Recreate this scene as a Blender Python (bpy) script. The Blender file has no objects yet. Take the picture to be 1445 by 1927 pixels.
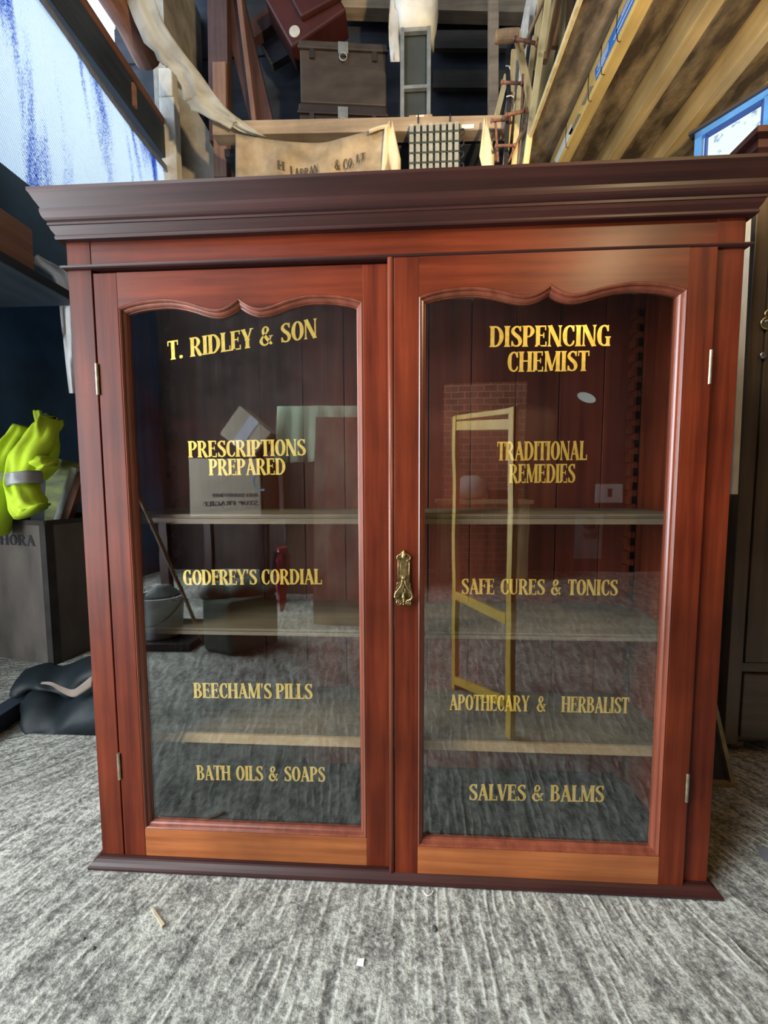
import bpy, bmesh, math, random
from mathutils import Vector, Matrix, Euler

random.seed(11)
SC = bpy.context.scene
COL = SC.collection
PI = math.pi

# ------------------------------------------------------------------ camera
F_PX, CX, CY = 723.0, 722.5, 963.5
CAM = Vector((0.021, -0.682, 0.747))
FW = Vector((-0.0508, 0.9962, -0.071)).normalized()
RT = Vector((0.9987, 0.0506, -0.004)); RT = (RT - FW * RT.dot(FW)).normalized()
UP = RT.cross(FW)
cam_data = bpy.data.cameras.new('camera')
cam_data.sensor_fit = 'VERTICAL'
cam_data.sensor_height = 36.0
cam_data.sensor_width = 36.0
cam_data.lens = F_PX / 1927.0 * 36.0
cam_data.clip_start = 0.01
cam = bpy.data.objects.new('camera', cam_data)
COL.objects.link(cam)
cam.matrix_world = Matrix(((RT.x, UP.x, -FW.x, CAM.x), (RT.y, UP.y, -FW.y, CAM.y), (RT.z, UP.z, -FW.z, CAM.z), (0, 0, 0, 1)))
SC.camera = cam

# ------------------------------------------------------------------ world, lights, exposure
SC.view_settings.view_transform = 'Standard'
SC.view_settings.look = 'None'
SC.view_settings.gamma = 1.0
SC.view_settings.use_curve_mapping = False
SC.view_settings.exposure = 0.0
SC.cycles.use_denoising = True
SC.cycles.max_bounces = 10
SC.cycles.transparent_max_bounces = 16
SC.cycles.sample_clamp_indirect = 6.0
SC.cycles.caustics_reflective = False
SC.cycles.caustics_refractive = False

w = bpy.data.worlds.new('daylight')
SC.world = w
w.use_nodes = True
w.node_tree.nodes['Background'].inputs[0].default_value = (0.62, 0.80, 1.0, 1)
w.node_tree.nodes['Background'].inputs[1].default_value = 2.6


def area(name, loc, target, sx, sy, power, color):
    d = bpy.data.lights.new(name, 'AREA')
    d.shape = 'RECTANGLE'; d.size = sx; d.size_y = sy; d.energy = power; d.color = color
    o = bpy.data.objects.new(name, d); COL.objects.link(o)
    o.location = loc
    o.rotation_euler = (Vector(target) - Vector(loc)).to_track_quat('-Z', 'Y').to_euler()
    return o


# daylight through the doorway of the left wall, in front of the cabinet
area('doorway_daylight', (-2.09, -1.25, 1.12), (0.0, -1.20, 1.12), 1.3, 2.1, 165, (0.90, 0.96, 1.0))
# added fill light, high on the left; no opening stands there
area('high_left_fill', (-1.95, -1.25, 3.5), (0.1, -0.35, 0.0), 1.5, 1.0, 165, (0.95, 0.98, 1.0))
# warm floodlight under the loft, throwing forwards and up; an added spot makes the cabinet highlight
def lamp(kind, energy, loc):
    d = bpy.data.lights.new('warm_spot', kind); d.energy = energy; d.color = (1.0, 0.76, 0.42); d.shadow_soft_size = 0.06
    o = bpy.data.objects.new('warm_spot', d); COL.objects.link(o); o.location = loc
    return o
ls = lamp('SPOT', 400, (0.945, -1.22, 1.765))
ls.data.spot_size = math.radians(112); ls.data.spot_blend = 0.5
ls.rotation_euler = Vector((-0.15, 1.0, 0.80)).to_track_quat('-Z', 'Y').to_euler()
added_spot = lamp('SPOT', 42, (0.945, -1.21, 1.765))      # added spot for the highlight on the cabinet's top right
added_spot.data.spot_size = math.radians(46); added_spot.data.spot_blend = 0.6
added_spot.rotation_euler = Vector((-0.60, 1.21, -0.60)).to_track_quat('-Z', 'Y').to_euler()


# ------------------------------------------------------------------ pixel to place
def ray(u, v):
    return FW + RT * ((u - CX) / F_PX) - UP * ((v - CY) / F_PX)
def aty(u, v, y):
    d = ray(u, v); return CAM + d * ((y - CAM.y) / d.y)
def atx(u, v, x):
    d = ray(u, v); return CAM + d * ((x - CAM.x) / d.x)
def atz(u, v, z):
    d = ray(u, v); return CAM + d * ((z - CAM.z) / d.z)


# ------------------------------------------------------------------ materials
def new_mat(name):
    m = bpy.data.materials.new(name); m.use_nodes = True
    nt = m.node_tree
    return m, nt, nt.nodes['Principled BSDF']

def nd(nt, t, **kw):
    n = nt.nodes.new(t)
    for k, v in kw.items():
        setattr(n, k, v)
    return n

def c4(c):
    return (c[0], c[1], c[2], 1.0)

def wood(name, c1, c2, axis='z', rough=0.35, fine=45.0, along=2.2, coat=0.0, bump=0.12, blotch=0.35, spec=0.5, dark=None):
    """grain stretched along one axis, with broad worn blotches"""
    m, nt, p = new_mat(name)
    tc = nd(nt, 'ShaderNodeTexCoord'); mp = nd(nt, 'ShaderNodeMapping')
    sc = {'x': (along, fine, fine), 'y': (fine, along, fine), 'z': (fine, fine, along)}[axis]
    mp.inputs['Scale'].default_value = sc
    nt.links.new(tc.outputs['Object'], mp.inputs['Vector'])
    n1 = nd(nt, 'ShaderNodeTexNoise'); n1.inputs['Scale'].default_value = 1.0; n1.inputs['Detail'].default_value = 6; n1.inputs['Roughness'].default_value = 0.62
    nt.links.new(mp.outputs[0], n1.inputs['Vector'])
    rp = nd(nt, 'ShaderNodeValToRGB')
    rp.color_ramp.elements[0].position = 0.32; rp.color_ramp.elements[0].color = c4(c1)
    rp.color_ramp.elements[1].position = 0.70; rp.color_ramp.elements[1].color = c4(c2)
    nt.links.new(n1.outputs['Fac'], rp.inputs['Fac'])
    n2 = nd(nt, 'ShaderNodeTexNoise'); n2.inputs['Scale'].default_value = 5.0; n2.inputs['Detail'].default_value = 4
    nt.links.new(tc.outputs['Object'], n2.inputs['Vector'])
    mr = nd(nt, 'ShaderNodeMapRange'); mr.inputs['From Min'].default_value = 0.3; mr.inputs['From Max'].default_value = 0.7
    mr.inputs['To Min'].default_value = 1.0 - blotch; mr.inputs['To Max'].default_value = 1.0 + blotch * 0.6
    nt.links.new(n2.outputs['Fac'], mr.inputs['Value'])
    mx = nd(nt, 'ShaderNodeMix', data_type='RGBA', blend_type='MULTIPLY'); mx.inputs[0].default_value = 1.0
    nt.links.new(rp.outputs['Color'], mx.inputs[6]); nt.links.new(mr.outputs[0], mx.inputs[7])
    nt.links.new(mx.outputs[2], p.inputs['Base Color'])
    p.inputs['Roughness'].default_value = rough
    p.inputs['Coat Weight'].default_value = coat; p.inputs['Coat Roughness'].default_value = 0.25
    p.inputs['Specular IOR Level'].default_value = spec
    b = nd(nt, 'ShaderNodeBump'); b.inputs['Strength'].default_value = bump; b.inputs['Distance'].default_value = 0.002
    nt.links.new(n1.outputs['Fac'], b.inputs['Height']); nt.links.new(b.outputs[0], p.inputs['Normal'])
    return m

def plain(name, c, rough=0.6, metal=0.0, var=0.25, vs=9.0, bump=0.0, bs=40.0, c2=None, lo=0.35, hi=0.65, stretch=(1, 1, 1), spec=0.5):
    m, nt, p = new_mat(name)
    tc = nd(nt, 'ShaderNodeTexCoord'); mp = nd(nt, 'ShaderNodeMapping'); mp.inputs['Scale'].default_value = stretch
    nt.links.new(tc.outputs['Object'], mp.inputs['Vector'])
    n = nd(nt, 'ShaderNodeTexNoise'); n.inputs['Scale'].default_value = vs; n.inputs['Detail'].default_value = 5
    nt.links.new(mp.outputs[0], n.inputs['Vector'])
    rp = nd(nt, 'ShaderNodeValToRGB')
    a = c2 if c2 else tuple(x * (1 - var) for x in c)
    rp.color_ramp.elements[0].position = lo; rp.color_ramp.elements[0].color = c4(a)
    rp.color_ramp.elements[1].position = hi; rp.color_ramp.elements[1].color = c4(c)
    nt.links.new(n.outputs['Fac'], rp.inputs['Fac']); nt.links.new(rp.outputs['Color'], p.inputs['Base Color'])
    p.inputs['Roughness'].default_value = rough; p.inputs['Metallic'].default_value = metal
    p.inputs['Specular IOR Level'].default_value = spec
    if bump:
        n3 = nd(nt, 'ShaderNodeTexNoise'); n3.inputs['Scale'].default_value = bs; n3.inputs['Detail'].default_value = 4
        nt.links.new(mp.outputs[0], n3.inputs['Vector'])
        b = nd(nt, 'ShaderNodeBump'); b.inputs['Strength'].default_value = bump; b.inputs['Distance'].default_value = 0.01
        nt.links.new(n3.outputs['Fac'], b.inputs['Height']); nt.links.new(b.outputs[0], p.inputs['Normal'])
    return m

def sheet_mat(name, c, c2, trans=0.6, vs=20.0, stretch=(1, 1, 1), lo=0.4, hi=0.6, rough=0.6):
    """thin cloth or plastic that lets light through"""
    m, nt, p = new_mat(name)
    out = nt.nodes['Material Output']
    tc = nd(nt, 'ShaderNodeTexCoord'); mp = nd(nt, 'ShaderNodeMapping'); mp.inputs['Scale'].default_value = stretch
    nt.links.new(tc.outputs['Object'], mp.inputs['Vector'])
    n = nd(nt, 'ShaderNodeTexNoise'); n.inputs['Scale'].default_value = vs; n.inputs['Detail'].default_value = 4
    nt.links.new(mp.outputs[0], n.inputs['Vector'])
    rp = nd(nt, 'ShaderNodeValToRGB')
    rp.color_ramp.elements[0].position = lo; rp.color_ramp.elements[0].color = c4(c2)
    rp.color_ramp.elements[1].position = hi; rp.color_ramp.elements[1].color = c4(c)
    nt.links.new(n.outputs['Fac'], rp.inputs['Fac'])
    tr = nd(nt, 'ShaderNodeBsdfTranslucent'); mx = nd(nt, 'ShaderNodeMixShader'); mx.inputs[0].default_value = trans
    nt.links.new(rp.outputs['Color'], p.inputs['Base Color']); nt.links.new(rp.outputs['Color'], tr.inputs['Color'])
    p.inputs['Roughness'].default_value = rough
    nt.links.new(p.outputs[0], mx.inputs[1]); nt.links.new(tr.outputs[0], mx.inputs[2]); nt.links.new(mx.outputs[0], out.inputs[0])
    return m

def net_mat():
    """shade netting: white with a fine weave and fold shading painted as slanting blue streaks, lets daylight through"""
    m, nt, p = new_mat('shade_net_painted_folds')
    out = nt.nodes['Material Output']
    tc = nd(nt, 'ShaderNodeTexCoord')
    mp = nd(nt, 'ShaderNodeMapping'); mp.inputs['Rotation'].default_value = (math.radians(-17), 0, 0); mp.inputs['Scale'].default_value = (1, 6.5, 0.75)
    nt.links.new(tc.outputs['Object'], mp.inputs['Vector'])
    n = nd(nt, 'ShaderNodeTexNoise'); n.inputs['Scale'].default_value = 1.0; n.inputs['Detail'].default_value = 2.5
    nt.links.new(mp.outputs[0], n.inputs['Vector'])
    f = nd(nt, 'ShaderNodeTexNoise'); f.inputs['Scale'].default_value = 160.0; f.inputs['Detail'].default_value = 2
    nt.links.new(tc.outputs['Object'], f.inputs['Vector'])
    wv = nd(nt, 'ShaderNodeTexWave', bands_direction='Z'); wv.inputs['Scale'].default_value = 26.0; wv.inputs['Distortion'].default_value = 1.5; wv.inputs['Detail Scale'].default_value = 4
    m2 = nd(nt, 'ShaderNodeMapping'); m2.inputs['Rotation'].default_value = (math.radians(38), 0, 0)
    nt.links.new(tc.outputs['Object'], m2.inputs['Vector']); nt.links.new(m2.outputs[0], wv.inputs['Vector'])
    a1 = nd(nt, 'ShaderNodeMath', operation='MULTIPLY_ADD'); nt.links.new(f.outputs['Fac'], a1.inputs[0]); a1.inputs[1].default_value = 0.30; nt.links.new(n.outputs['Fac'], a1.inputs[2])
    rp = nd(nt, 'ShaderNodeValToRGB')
    rp.color_ramp.elements[0].position = 0.502; rp.color_ramp.elements[0].color = (0.05, 0.17, 0.60, 1)  # blue streaks paint in the shading of the net's folds
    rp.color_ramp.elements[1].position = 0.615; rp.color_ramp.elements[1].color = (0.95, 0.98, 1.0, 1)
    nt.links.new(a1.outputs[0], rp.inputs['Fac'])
    mr = nd(nt, 'ShaderNodeMapRange'); mr.inputs['To Min'].default_value = 0.72; mr.inputs['To Max'].default_value = 1.0
    nt.links.new(wv.outputs['Fac'], mr.inputs['Value'])
    mx = nd(nt, 'ShaderNodeMix', data_type='RGBA', blend_type='MULTIPLY'); mx.inputs[0].default_value = 1.0
    nt.links.new(rp.outputs[0], mx.inputs[6]); nt.links.new(mr.outputs[0], mx.inputs[7])
    tr = nd(nt, 'ShaderNodeBsdfTranslucent'); ms = nd(nt, 'ShaderNodeMixShader'); ms.inputs[0].default_value = 0.85
    nt.links.new(mx.outputs[2], p.inputs['Base Color']); nt.links.new(mx.outputs[2], tr.inputs['Color'])
    nt.links.new(p.outputs[0], ms.inputs[1]); nt.links.new(tr.outputs[0], ms.inputs[2]); nt.links.new(ms.outputs[0], out.inputs[0])
    return m

# --- mahogany of the cabinet
MAHO_V = wood('mahogany_upright', (0.066, 0.0085, 0.0036), (0.165, 0.0285, 0.0088), 'z', 0.46, 55, 2.5, 0.03, 0.08, 0.40, 0.16)
MAHO_H = wood('mahogany_rail', (0.066, 0.0088, 0.0036), (0.155, 0.0275, 0.0088), 'x', 0.40, 55, 2.5, 0.10, 0.08, 0.40, 0.2)
MAHO_W = wood('mahogany_worn_rail', (0.21, 0.054, 0.0155), (0.38, 0.125, 0.038), 'x', 0.48, 55, 2.5, 0.04, 0.08, 0.35, 0.28)
MAHO_D = wood('mahogany_dark', (0.020, 0.0052, 0.0046), (0.048, 0.0125, 0.0105), 'x', 0.46, 55, 2.0, 0.08, 0.10, 0.35, 0.35)
MAHO_BEAD = wood('mahogany_bead', (0.12, 0.025, 0.012), (0.23, 0.060, 0.030), 'z', 0.34, 60, 3, 0.2, 0.05, 0.25)
BACKBOARD = wood('cabinet_back_board', (0.095, 0.014, 0.008), (0.20, 0.036, 0.018), 'z', 0.5, 40, 1.6, 0.0, 0.1, 0.30)
SHELFW = wood('cabinet_shelf_wood', (0.11, 0.075, 0.042), (0.22, 0.15, 0.085), 'x', 0.65, 30, 2.0, 0.0, 0.1, 0.35)
SHELF_EDGE = wood('shelf_edge_raw', (0.36, 0.215, 0.105), (0.50, 0.32, 0.17), 'x', 0.6, 40, 2.5, 0.0, 0.05, 0.2)
SHELF_NOSE = wood('shelf_edge_dark', (0.13, 0.085, 0.055), (0.24, 0.165, 0.11), 'x', 0.5, 40, 2.5, 0.0, 0.05, 0.2)
BRASS_OLD = plain('aged_brass', (0.46, 0.35, 0.17), 0.32, 1.0, 0.65, 160, 0.25, 300, lo=0.3, hi=0.7)
HINGE_M = plain('hinge_brass', (0.50, 0.44, 0.30), 0.38, 0.9, 0.4, 60)

def gold_leaf():
    m, nt, p = new_mat('gold_leaf')
    tc = nd(nt, 'ShaderNodeTexCoord')
    n = nd(nt, 'ShaderNodeTexNoise'); n.inputs['Scale'].default_value = 130; n.inputs['Detail'].default_value = 3
    nt.links.new(tc.outputs['Object'], n.inputs['Vector'])
    rp = nd(nt, 'ShaderNodeValToRGB'); rp.color_ramp.elements[0].position = 0.3; rp.color_ramp.elements[0].color = (0.86, 0.50, 0.075, 1)
    rp.color_ramp.elements[1].position = 0.7; rp.color_ramp.elements[1].color = (1.0, 0.68, 0.17, 1)
    nt.links.new(n.outputs['Fac'], rp.inputs['Fac']); nt.links.new(rp.outputs[0], p.inputs['Base Color'])
    p.inputs['Metallic'].default_value = 0.62; p.inputs['Roughness'].default_value = 0.34
    b = nd(nt, 'ShaderNodeBump'); b.inputs['Strength'].default_value = 0.15; b.inputs['Distance'].default_value = 0.001
    nt.links.new(n.outputs['Fac'], b.inputs['Height']); nt.links.new(b.outputs[0], p.inputs['Normal'])
    return m
GOLD = gold_leaf()

def window_glass():
    """old drawn glass: clear, mirror-like by Fresnel, slightly wavy"""
    m, nt, p = new_mat('old_glass'); nt.nodes.remove(p)
    out = nt.nodes['Material Output']
    tc = nd(nt, 'ShaderNodeTexCoord')
    n = nd(nt, 'ShaderNodeTexNoise'); n.inputs['Scale'].default_value = 5.5; n.inputs['Detail'].default_value = 1.5
    nt.links.new(tc.outputs['Object'], n.inputs['Vector'])
    b = nd(nt, 'ShaderNodeBump'); b.inputs['Strength'].default_value = 0.035; b.inputs['Distance'].default_value = 0.015
    nt.links.new(n.outputs['Fac'], b.inputs['Height'])
    g = nd(nt, 'ShaderNodeBsdfGlossy'); g.inputs['Roughness'].default_value = 0.012; g.inputs['Color'].default_value = (0.93, 0.98, 1.0, 1)
    t = nd(nt, 'ShaderNodeBsdfTransparent'); t.inputs['Color'].default_value = (0.95, 0.975, 0.965, 1)
    f = nd(nt, 'ShaderNodeFresnel')
    gm = nd(nt, 'ShaderNodeNewGeometry')      # same reflectance from either face of the thin pane
    ir = nd(nt, 'ShaderNodeMapRange'); ir.inputs['To Min'].default_value = 1.78; ir.inputs['To Max'].default_value = 1 / 1.78
    nt.links.new(gm.outputs['Backfacing'], ir.inputs['Value']); nt.links.new(ir.outputs[0], f.inputs['IOR'])
    nt.links.new(b.outputs[0], g.inputs['Normal'])
    mx = nd(nt, 'ShaderNodeMixShader')
    nt.links.new(f.outputs[0], mx.inputs[0]); nt.links.new(t.outputs[0], mx.inputs[1]); nt.links.new(g.outputs[0], mx.inputs[2])
    nt.links.new(mx.outputs[0], out.inputs[0])
    return m
GLASS = window_glass()

def concrete():
    m, nt, p = new_mat('brushed_concrete')
    tc = nd(nt, 'ShaderNodeTexCoord')
    sp = nd(nt, 'ShaderNodeSeparateXYZ'); nt.links.new(tc.outputs['Object'], sp.inputs[0])
    def mth(op, a=None, b=None, va=None, vb=None):
        n = nd(nt, 'ShaderNodeMath', operation=op)
        if a is not None: nt.links.new(a, n.inputs[0])
        elif va is not None: n.inputs[0].default_value = va
        if b is not None: nt.links.new(b, n.inputs[1])
        elif vb is not None: n.inputs[1].default_value = vb
        return n.outputs[0]
    dx = mth('SUBTRACT', sp.outputs[0], vb=0.10); dy = mth('SUBTRACT', sp.outputs[1], vb=1.40)
    ang = mth('ARCTAN2', dx, dy)
    # wrap-free angle: measured from the -y direction
    ang2 = mth('ARCTAN2', dx, mth('MULTIPLY', dy, vb=-1.0))
    wob = nd(nt, 'ShaderNodeTexNoise'); wob.inputs['Scale'].default_value = 7.0; wob.inputs['Detail'].default_value = 3
    nt.links.new(tc.outputs['Object'], wob.inputs['Vector'])
    ph = mth('ADD', mth('MULTIPLY', ang2, vb=500.0), mth('MULTIPLY', wob.outputs['Fac'], vb=15.0))
    s = mth('POWER', mth('MULTIPLY_ADD', mth('SINE', ph), vb=0.5), vb=3.0)
    s.node.inputs[0].links[0].from_node.inputs[2].default_value = 0.5
    n2 = nd(nt, 'ShaderNodeTexNoise'); n2.inputs['Scale'].default_value = 16.0; n2.inputs['Detail'].default_value = 2
    nt.links.new(tc.outputs['Object'], n2.inputs['Vector'])
    gate = nd(nt, 'ShaderNodeMapRange'); gate.inputs['From Min'].default_value = 0.42; gate.inputs['From Max'].default_value = 0.60
    nt.links.new(n2.outputs['Fac'], gate.inputs['Value'])
    s2 = mth('MULTIPLY', s, gate.outputs[0])
    # radial streak noise
    cb = nd(nt, 'ShaderNodeCombineXYZ')
    rad = mth('SQRT', mth('ADD', mth('MULTIPLY', dx, dx), mth('MULTIPLY', dy, dy)))
    nt.links.new(mth('MULTIPLY', ang2, vb=64.0), cb.inputs[0]); nt.links.new(mth('MULTIPLY', rad, vb=11.0), cb.inputs[1])
    st = nd(nt, 'ShaderNodeTexNoise'); st.inputs['Scale'].default_value = 1.0; st.inputs['Detail'].default_value = 2.5; st.inputs['Roughness'].default_value = 0.5
    nt.links.new(cb.outputs[0], st.inputs['Vector'])
    fine = nd(nt, 'ShaderNodeTexNoise'); fine.inputs['Scale'].default_value = 135.0; fine.inputs['Detail'].default_value = 6; fine.inputs['Roughness'].default_value = 0.75
    nt.links.new(tc.outputs['Object'], fine.inputs['Vector'])
    big = nd(nt, 'ShaderNodeTexNoise'); big.inputs['Scale'].default_value = 3.0; big.inputs['Detail'].default_value = 4
    nt.links.new(tc.outputs['Object'], big.inputs['Vector'])
    mid = nd(nt, 'ShaderNodeTexNoise'); mid.inputs['Scale'].default_value = 62.0; mid.inputs['Detail'].default_value = 3; mid.inputs['Roughness'].default_value = 0.6
    nt.links.new(tc.outputs['Object'], mid.inputs['Vector'])
    h = mth('ADD', mth('ADD', mth('ADD', mth('MULTIPLY', s2, vb=0.85), mth('MULTIPLY', st.outputs['Fac'], vb=2.2)), mth('MULTIPLY', fine.outputs['Fac'], vb=1.5)), mth('MULTIPLY', mid.outputs['Fac'], vb=1.0))
    b = nd(nt, 'ShaderNodeBump'); b.inputs['Strength'].default_value = 1.0; b.inputs['Distance'].default_value = 0.008
    nt.links.new(h, b.inputs['Height']); nt.links.new(b.outputs[0], p.inputs['Normal'])
    mixf = mth('ADD', mth('ADD', mth('MULTIPLY', fine.outputs['Fac'], vb=0.50), mth('MULTIPLY', st.outputs['Fac'], vb=0.25)), mth('ADD', mth('MULTIPLY', mid.outputs['Fac'], vb=0.24), mth('MULTIPLY', s2, vb=0.06)))
    rp = nd(nt, 'ShaderNodeValToRGB')
    rp.color_ramp.elements[0].position = 0.41; rp.color_ramp.elements[0].color = (0.17, 0.17, 0.15, 1)
    rp.color_ramp.elements[1].position = 0.555; rp.color_ramp.elements[1].color = (0.84, 0.85, 0.75, 1)
    e = rp.color_ramp.elements.new(0.49); e.color = (0.46, 0.455, 0.405, 1)
    nt.links.new(mixf, rp.inputs['Fac'])
    mr = nd(nt, 'ShaderNodeMapRange'); mr.inputs['From Min'].default_value = 0.3; mr.inputs['From Max'].default_value = 0.7; mr.inputs['To Min'].default_value = 0.8; mr.inputs['To Max'].default_value = 1.12
    nt.links.new(big.outputs['Fac'], mr.inputs['Value'])
    mx = nd(nt, 'ShaderNodeMix', data_type='RGBA', blend_type='MULTIPLY'); mx.inputs[0].default_value = 1.0
    nt.links.new(rp.outputs[0], mx.inputs[6]); nt.links.new(mr.outputs[0], mx.inputs[7]); nt.links.new(mx.outputs[2], p.inputs['Base Color'])
    p.inputs['Roughness'].default_value = 0.85; p.inputs['Specular IOR Level'].default_value = 0.3
    return m
CONCRETE = concrete()

def brick_mat():
    m, nt, p = new_mat('brickwork')
    tc = nd(nt, 'ShaderNodeTexCoord'); mp = nd(nt, 'ShaderNodeMapping'); mp.inputs['Rotation'].default_value = (PI / 2, 0, 0)
    nt.links.new(tc.outputs['Object'], mp.inputs['Vector'])
    br = nd(nt, 'ShaderNodeTexBrick'); br.inputs['Scale'].default_value = 4.6
    br.inputs['Color1'].default_value = (0.50, 0.22, 0.12, 1); br.inputs['Color2'].default_value = (0.36, 0.15, 0.085, 1); br.inputs['Mortar'].default_value = (0.6, 0.5, 0.38, 1)
    br.inputs['Mortar Size'].default_value = 0.018
    nt.links.new(mp.outputs[0], br.inputs['Vector']); nt.links.new(br.outputs['Color'], p.inputs['Base Color']); p.inputs['Roughness'].default_value = 0.9
    return m
BRICK = brick_mat()

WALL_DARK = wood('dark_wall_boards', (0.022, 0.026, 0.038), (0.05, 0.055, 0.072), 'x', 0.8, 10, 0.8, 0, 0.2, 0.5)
WALL_FLARE_BLUE = plain('recess_wall_painted_flare', (0.075, 0.165, 0.310), 0.8, 0, 0.5, 2.5, 0.2, 20)  # navy painted in place of bluish lens-flare haze over the recess
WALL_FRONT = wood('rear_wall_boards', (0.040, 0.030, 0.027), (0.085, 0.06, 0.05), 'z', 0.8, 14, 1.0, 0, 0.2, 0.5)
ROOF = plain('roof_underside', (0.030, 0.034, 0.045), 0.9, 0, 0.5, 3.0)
STONE = plain('pale_block_wall', (0.42, 0.38, 0.32), 0.9, 0, 0.4, 7, 0.4, 30)
PLASTER = plain('limewashed_block', (0.75, 0.72, 0.64), 0.9, 0, 0.25, 9, 0.4, 40)
DARKTIMBER = wood('dark_rafter', (0.050, 0.022, 0.020), (0.11, 0.052, 0.046), 'z', 0.7, 25, 1.5, 0, 0.2, 0.4)
BROWNTIMBER = wood('brown_rail_timber', (0.10, 0.040, 0.026), (0.20, 0.085, 0.055), 'y', 0.7, 25, 1.5, 0, 0.2, 0.4)
POLE_M = wood('reddish_pole', (0.16, 0.062, 0.036), (0.34, 0.16, 0.10), 'y', 0.75, 30, 4, 0, 0.4, 0.5)
BEAM_M = wood('grey_brown_beam', (0.24, 0.17, 0.11), (0.42, 0.32, 0.22), 'x', 0.75, 25, 1.5, 0, 0.2, 0.35)
JOIST_M = wood('pale_joist', (0.36, 0.235, 0.085), (0.60, 0.42, 0.19), 'y', 0.65, 22, 1.2, 0, 0.12, 0.3)
YELLOW_LUMBER = wood('yellow_lumber', (0.52, 0.33, 0.09), (0.74, 0.52, 0.19), 'y', 0.55, 24, 1.2, 0, 0.08, 0.2)
STAINED = plain('stained_ceiling_board', (0.34, 0.26, 0.17), 0.9, 0, 0.3, 4.5, 0.3, 30, c2=(0.060, 0.042, 0.028), lo=0.40, hi=0.72, stretch=(3.0, 1.2, 1))
PALEWOOD = [wood('pale_stick_wood', (0.50, 0.34, 0.14), (0.74, 0.55, 0.29), 'z', 0.6, 40, 2, 0, 0.1, 0.3),
            wood('straw_stick_wood', (0.56, 0.42, 0.18), (0.80, 0.63, 0.34), 'z', 0.6, 40, 2, 0, 0.1, 0.3),
            wood('orange_stick_wood', (0.36, 0.17, 0.065), (0.56, 0.29, 0.12), 'z', 0.6, 40, 2, 0, 0.1, 0.3),
            wood('brown_stick_wood', (0.26, 0.15, 0.075), (0.42, 0.27, 0.15), 'z', 0.65, 40, 2, 0, 0.1, 0.3)]
WHITEBOARD = plain('whitewashed_board', (0.80, 0.77, 0.70), 0.7, 0, 0.3, 22, stretch=(3, 3, 1))
RUST = plain('rusty_iron', (0.30, 0.135, 0.085), 0.75, 0.25, 0.5, 60, 0.4, 120)
BLACKRUB = plain('black_rubber', (0.018, 0.018, 0.02), 0.5, 0, 0.3, 20)
TIN = plain('brown_tin_trunk', (0.070, 0.052, 0.042), 0.6, 0.1, 0.45, 7, 0.12, 30, stretch=(1, 1, 2))
TIN2 = plain('maroon_tin_trunk', (0.034, 0.022, 0.022), 0.6, 0.1, 0.4, 7, 0.12, 30)
STEELGREY = plain('grey_metal', (0.40, 0.42, 0.42), 0.45, 0.6, 0.3, 20)
DARKPANEL = plain('dark_grey_panel', (0.055, 0.066, 0.066), 0.6, 0, 0.4, 5)
REDCASE = plain('red_case', (0.075, 0.017, 0.015), 0.5, 0, 0.35, 8)
STICKER = plain('pale_round_sticker', (0.62, 0.60, 0.54), 0.6, 0, 0.25, 30)
CANVAS = plain('canvas_sack', (0.46, 0.35, 0.225), 0.9, 0, 0.5, 9, 0.25, 120)
CANVAS_PALE = plain('pale_canvas', (0.74, 0.62, 0.42), 0.9, 0, 0.2, 8, 0.2, 120)
INK = plain('faded_ink', (0.10, 0.070, 0.045), 0.9, 0, 0.3, 40)
PAD = plain('grey_ribbed_pad', (0.46, 0.44, 0.39), 0.8, 0, 0.25, 40)
PADGREEN = plain('dark_green_grid', (0.035, 0.05, 0.038), 0.6, 0, 0.3, 20)
PAPERW = plain('white_paper', (0.80, 0.79, 0.74), 0.7, 0, 0.1, 20)
BLUELABEL = plain('blue_label', (0.035, 0.21, 0.72), 0.4, 0, 0.15, 20)
BLACKINK = plain('black_print', (0.02, 0.02, 0.025), 0.6, 0, 0.2, 20)
WIRE_M = plain('dark_wire', (0.05, 0.035, 0.03), 0.5, 0.6, 0.3, 20)
BLUEFRAME = plain('blue_painted_frame', (0.09, 0.30, 0.80), 0.45, 0, 0.25, 14)
OAK = wood('dark_oak', (0.060, 0.038, 0.020), (0.13, 0.082, 0.043), 'z', 0.42, 38, 2.0, 0.2, 0.15, 0.4)
OAK_H = wood('dark_oak_rail', (0.060, 0.038, 0.020), (0.125, 0.080, 0.042), 'x', 0.42, 38, 2.0, 0.2, 0.15, 0.4)
BRASS = plain('bright_brass', (0.72, 0.60, 0.30), 0.25, 1.0, 0.25, 30)
STEEL = plain('worn_steel', (0.6, 0.6, 0.6), 0.3, 1.0, 0.3, 30)
PALEPLANK = wood('pale_flaking_plank', (0.50, 0.44, 0.34), (0.80, 0.75, 0.64), 'z', 0.8, 30, 4, 0, 0.3, 0.35)
GILT = plain('worn_gilt', (0.34, 0.26, 0.12), 0.5, 0.5, 0.4, 30)
DARKPIC = plain('dark_canvas', (0.030, 0.026, 0.022), 0.7, 0, 0.4, 5)
PLY = plain('stained_plywood', (0.125, 0.105, 0.09), 0.8, 0, 0.45, 5, 0.15, 40, stretch=(1.6, 1.6, 0.7))
DARKTIN = plain('dark_tin_strip', (0.055, 0.047, 0.044), 0.55, 0.4, 0.4, 14)
HIVIS = plain('hi_vis_yellow', (0.62, 0.86, 0.035), 0.75, 0, 0.28, 9, 0.2, 25)
REFLECTIVE = plain('reflective_tape', (0.36, 0.37, 0.38), 0.5, 0.2, 0.2, 40)
GREENPIC = plain('green_landscape_picture', (0.30, 0.36, 0.10), 0.6, 0, 0.3, 9, c2=(0.12, 0.14, 0.08), stretch=(1, 1, 2.5))
PIPE_M = plain('pale_metal_pipe', (0.48, 0.50, 0.46), 0.4, 0.3, 0.2, 30)
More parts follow.
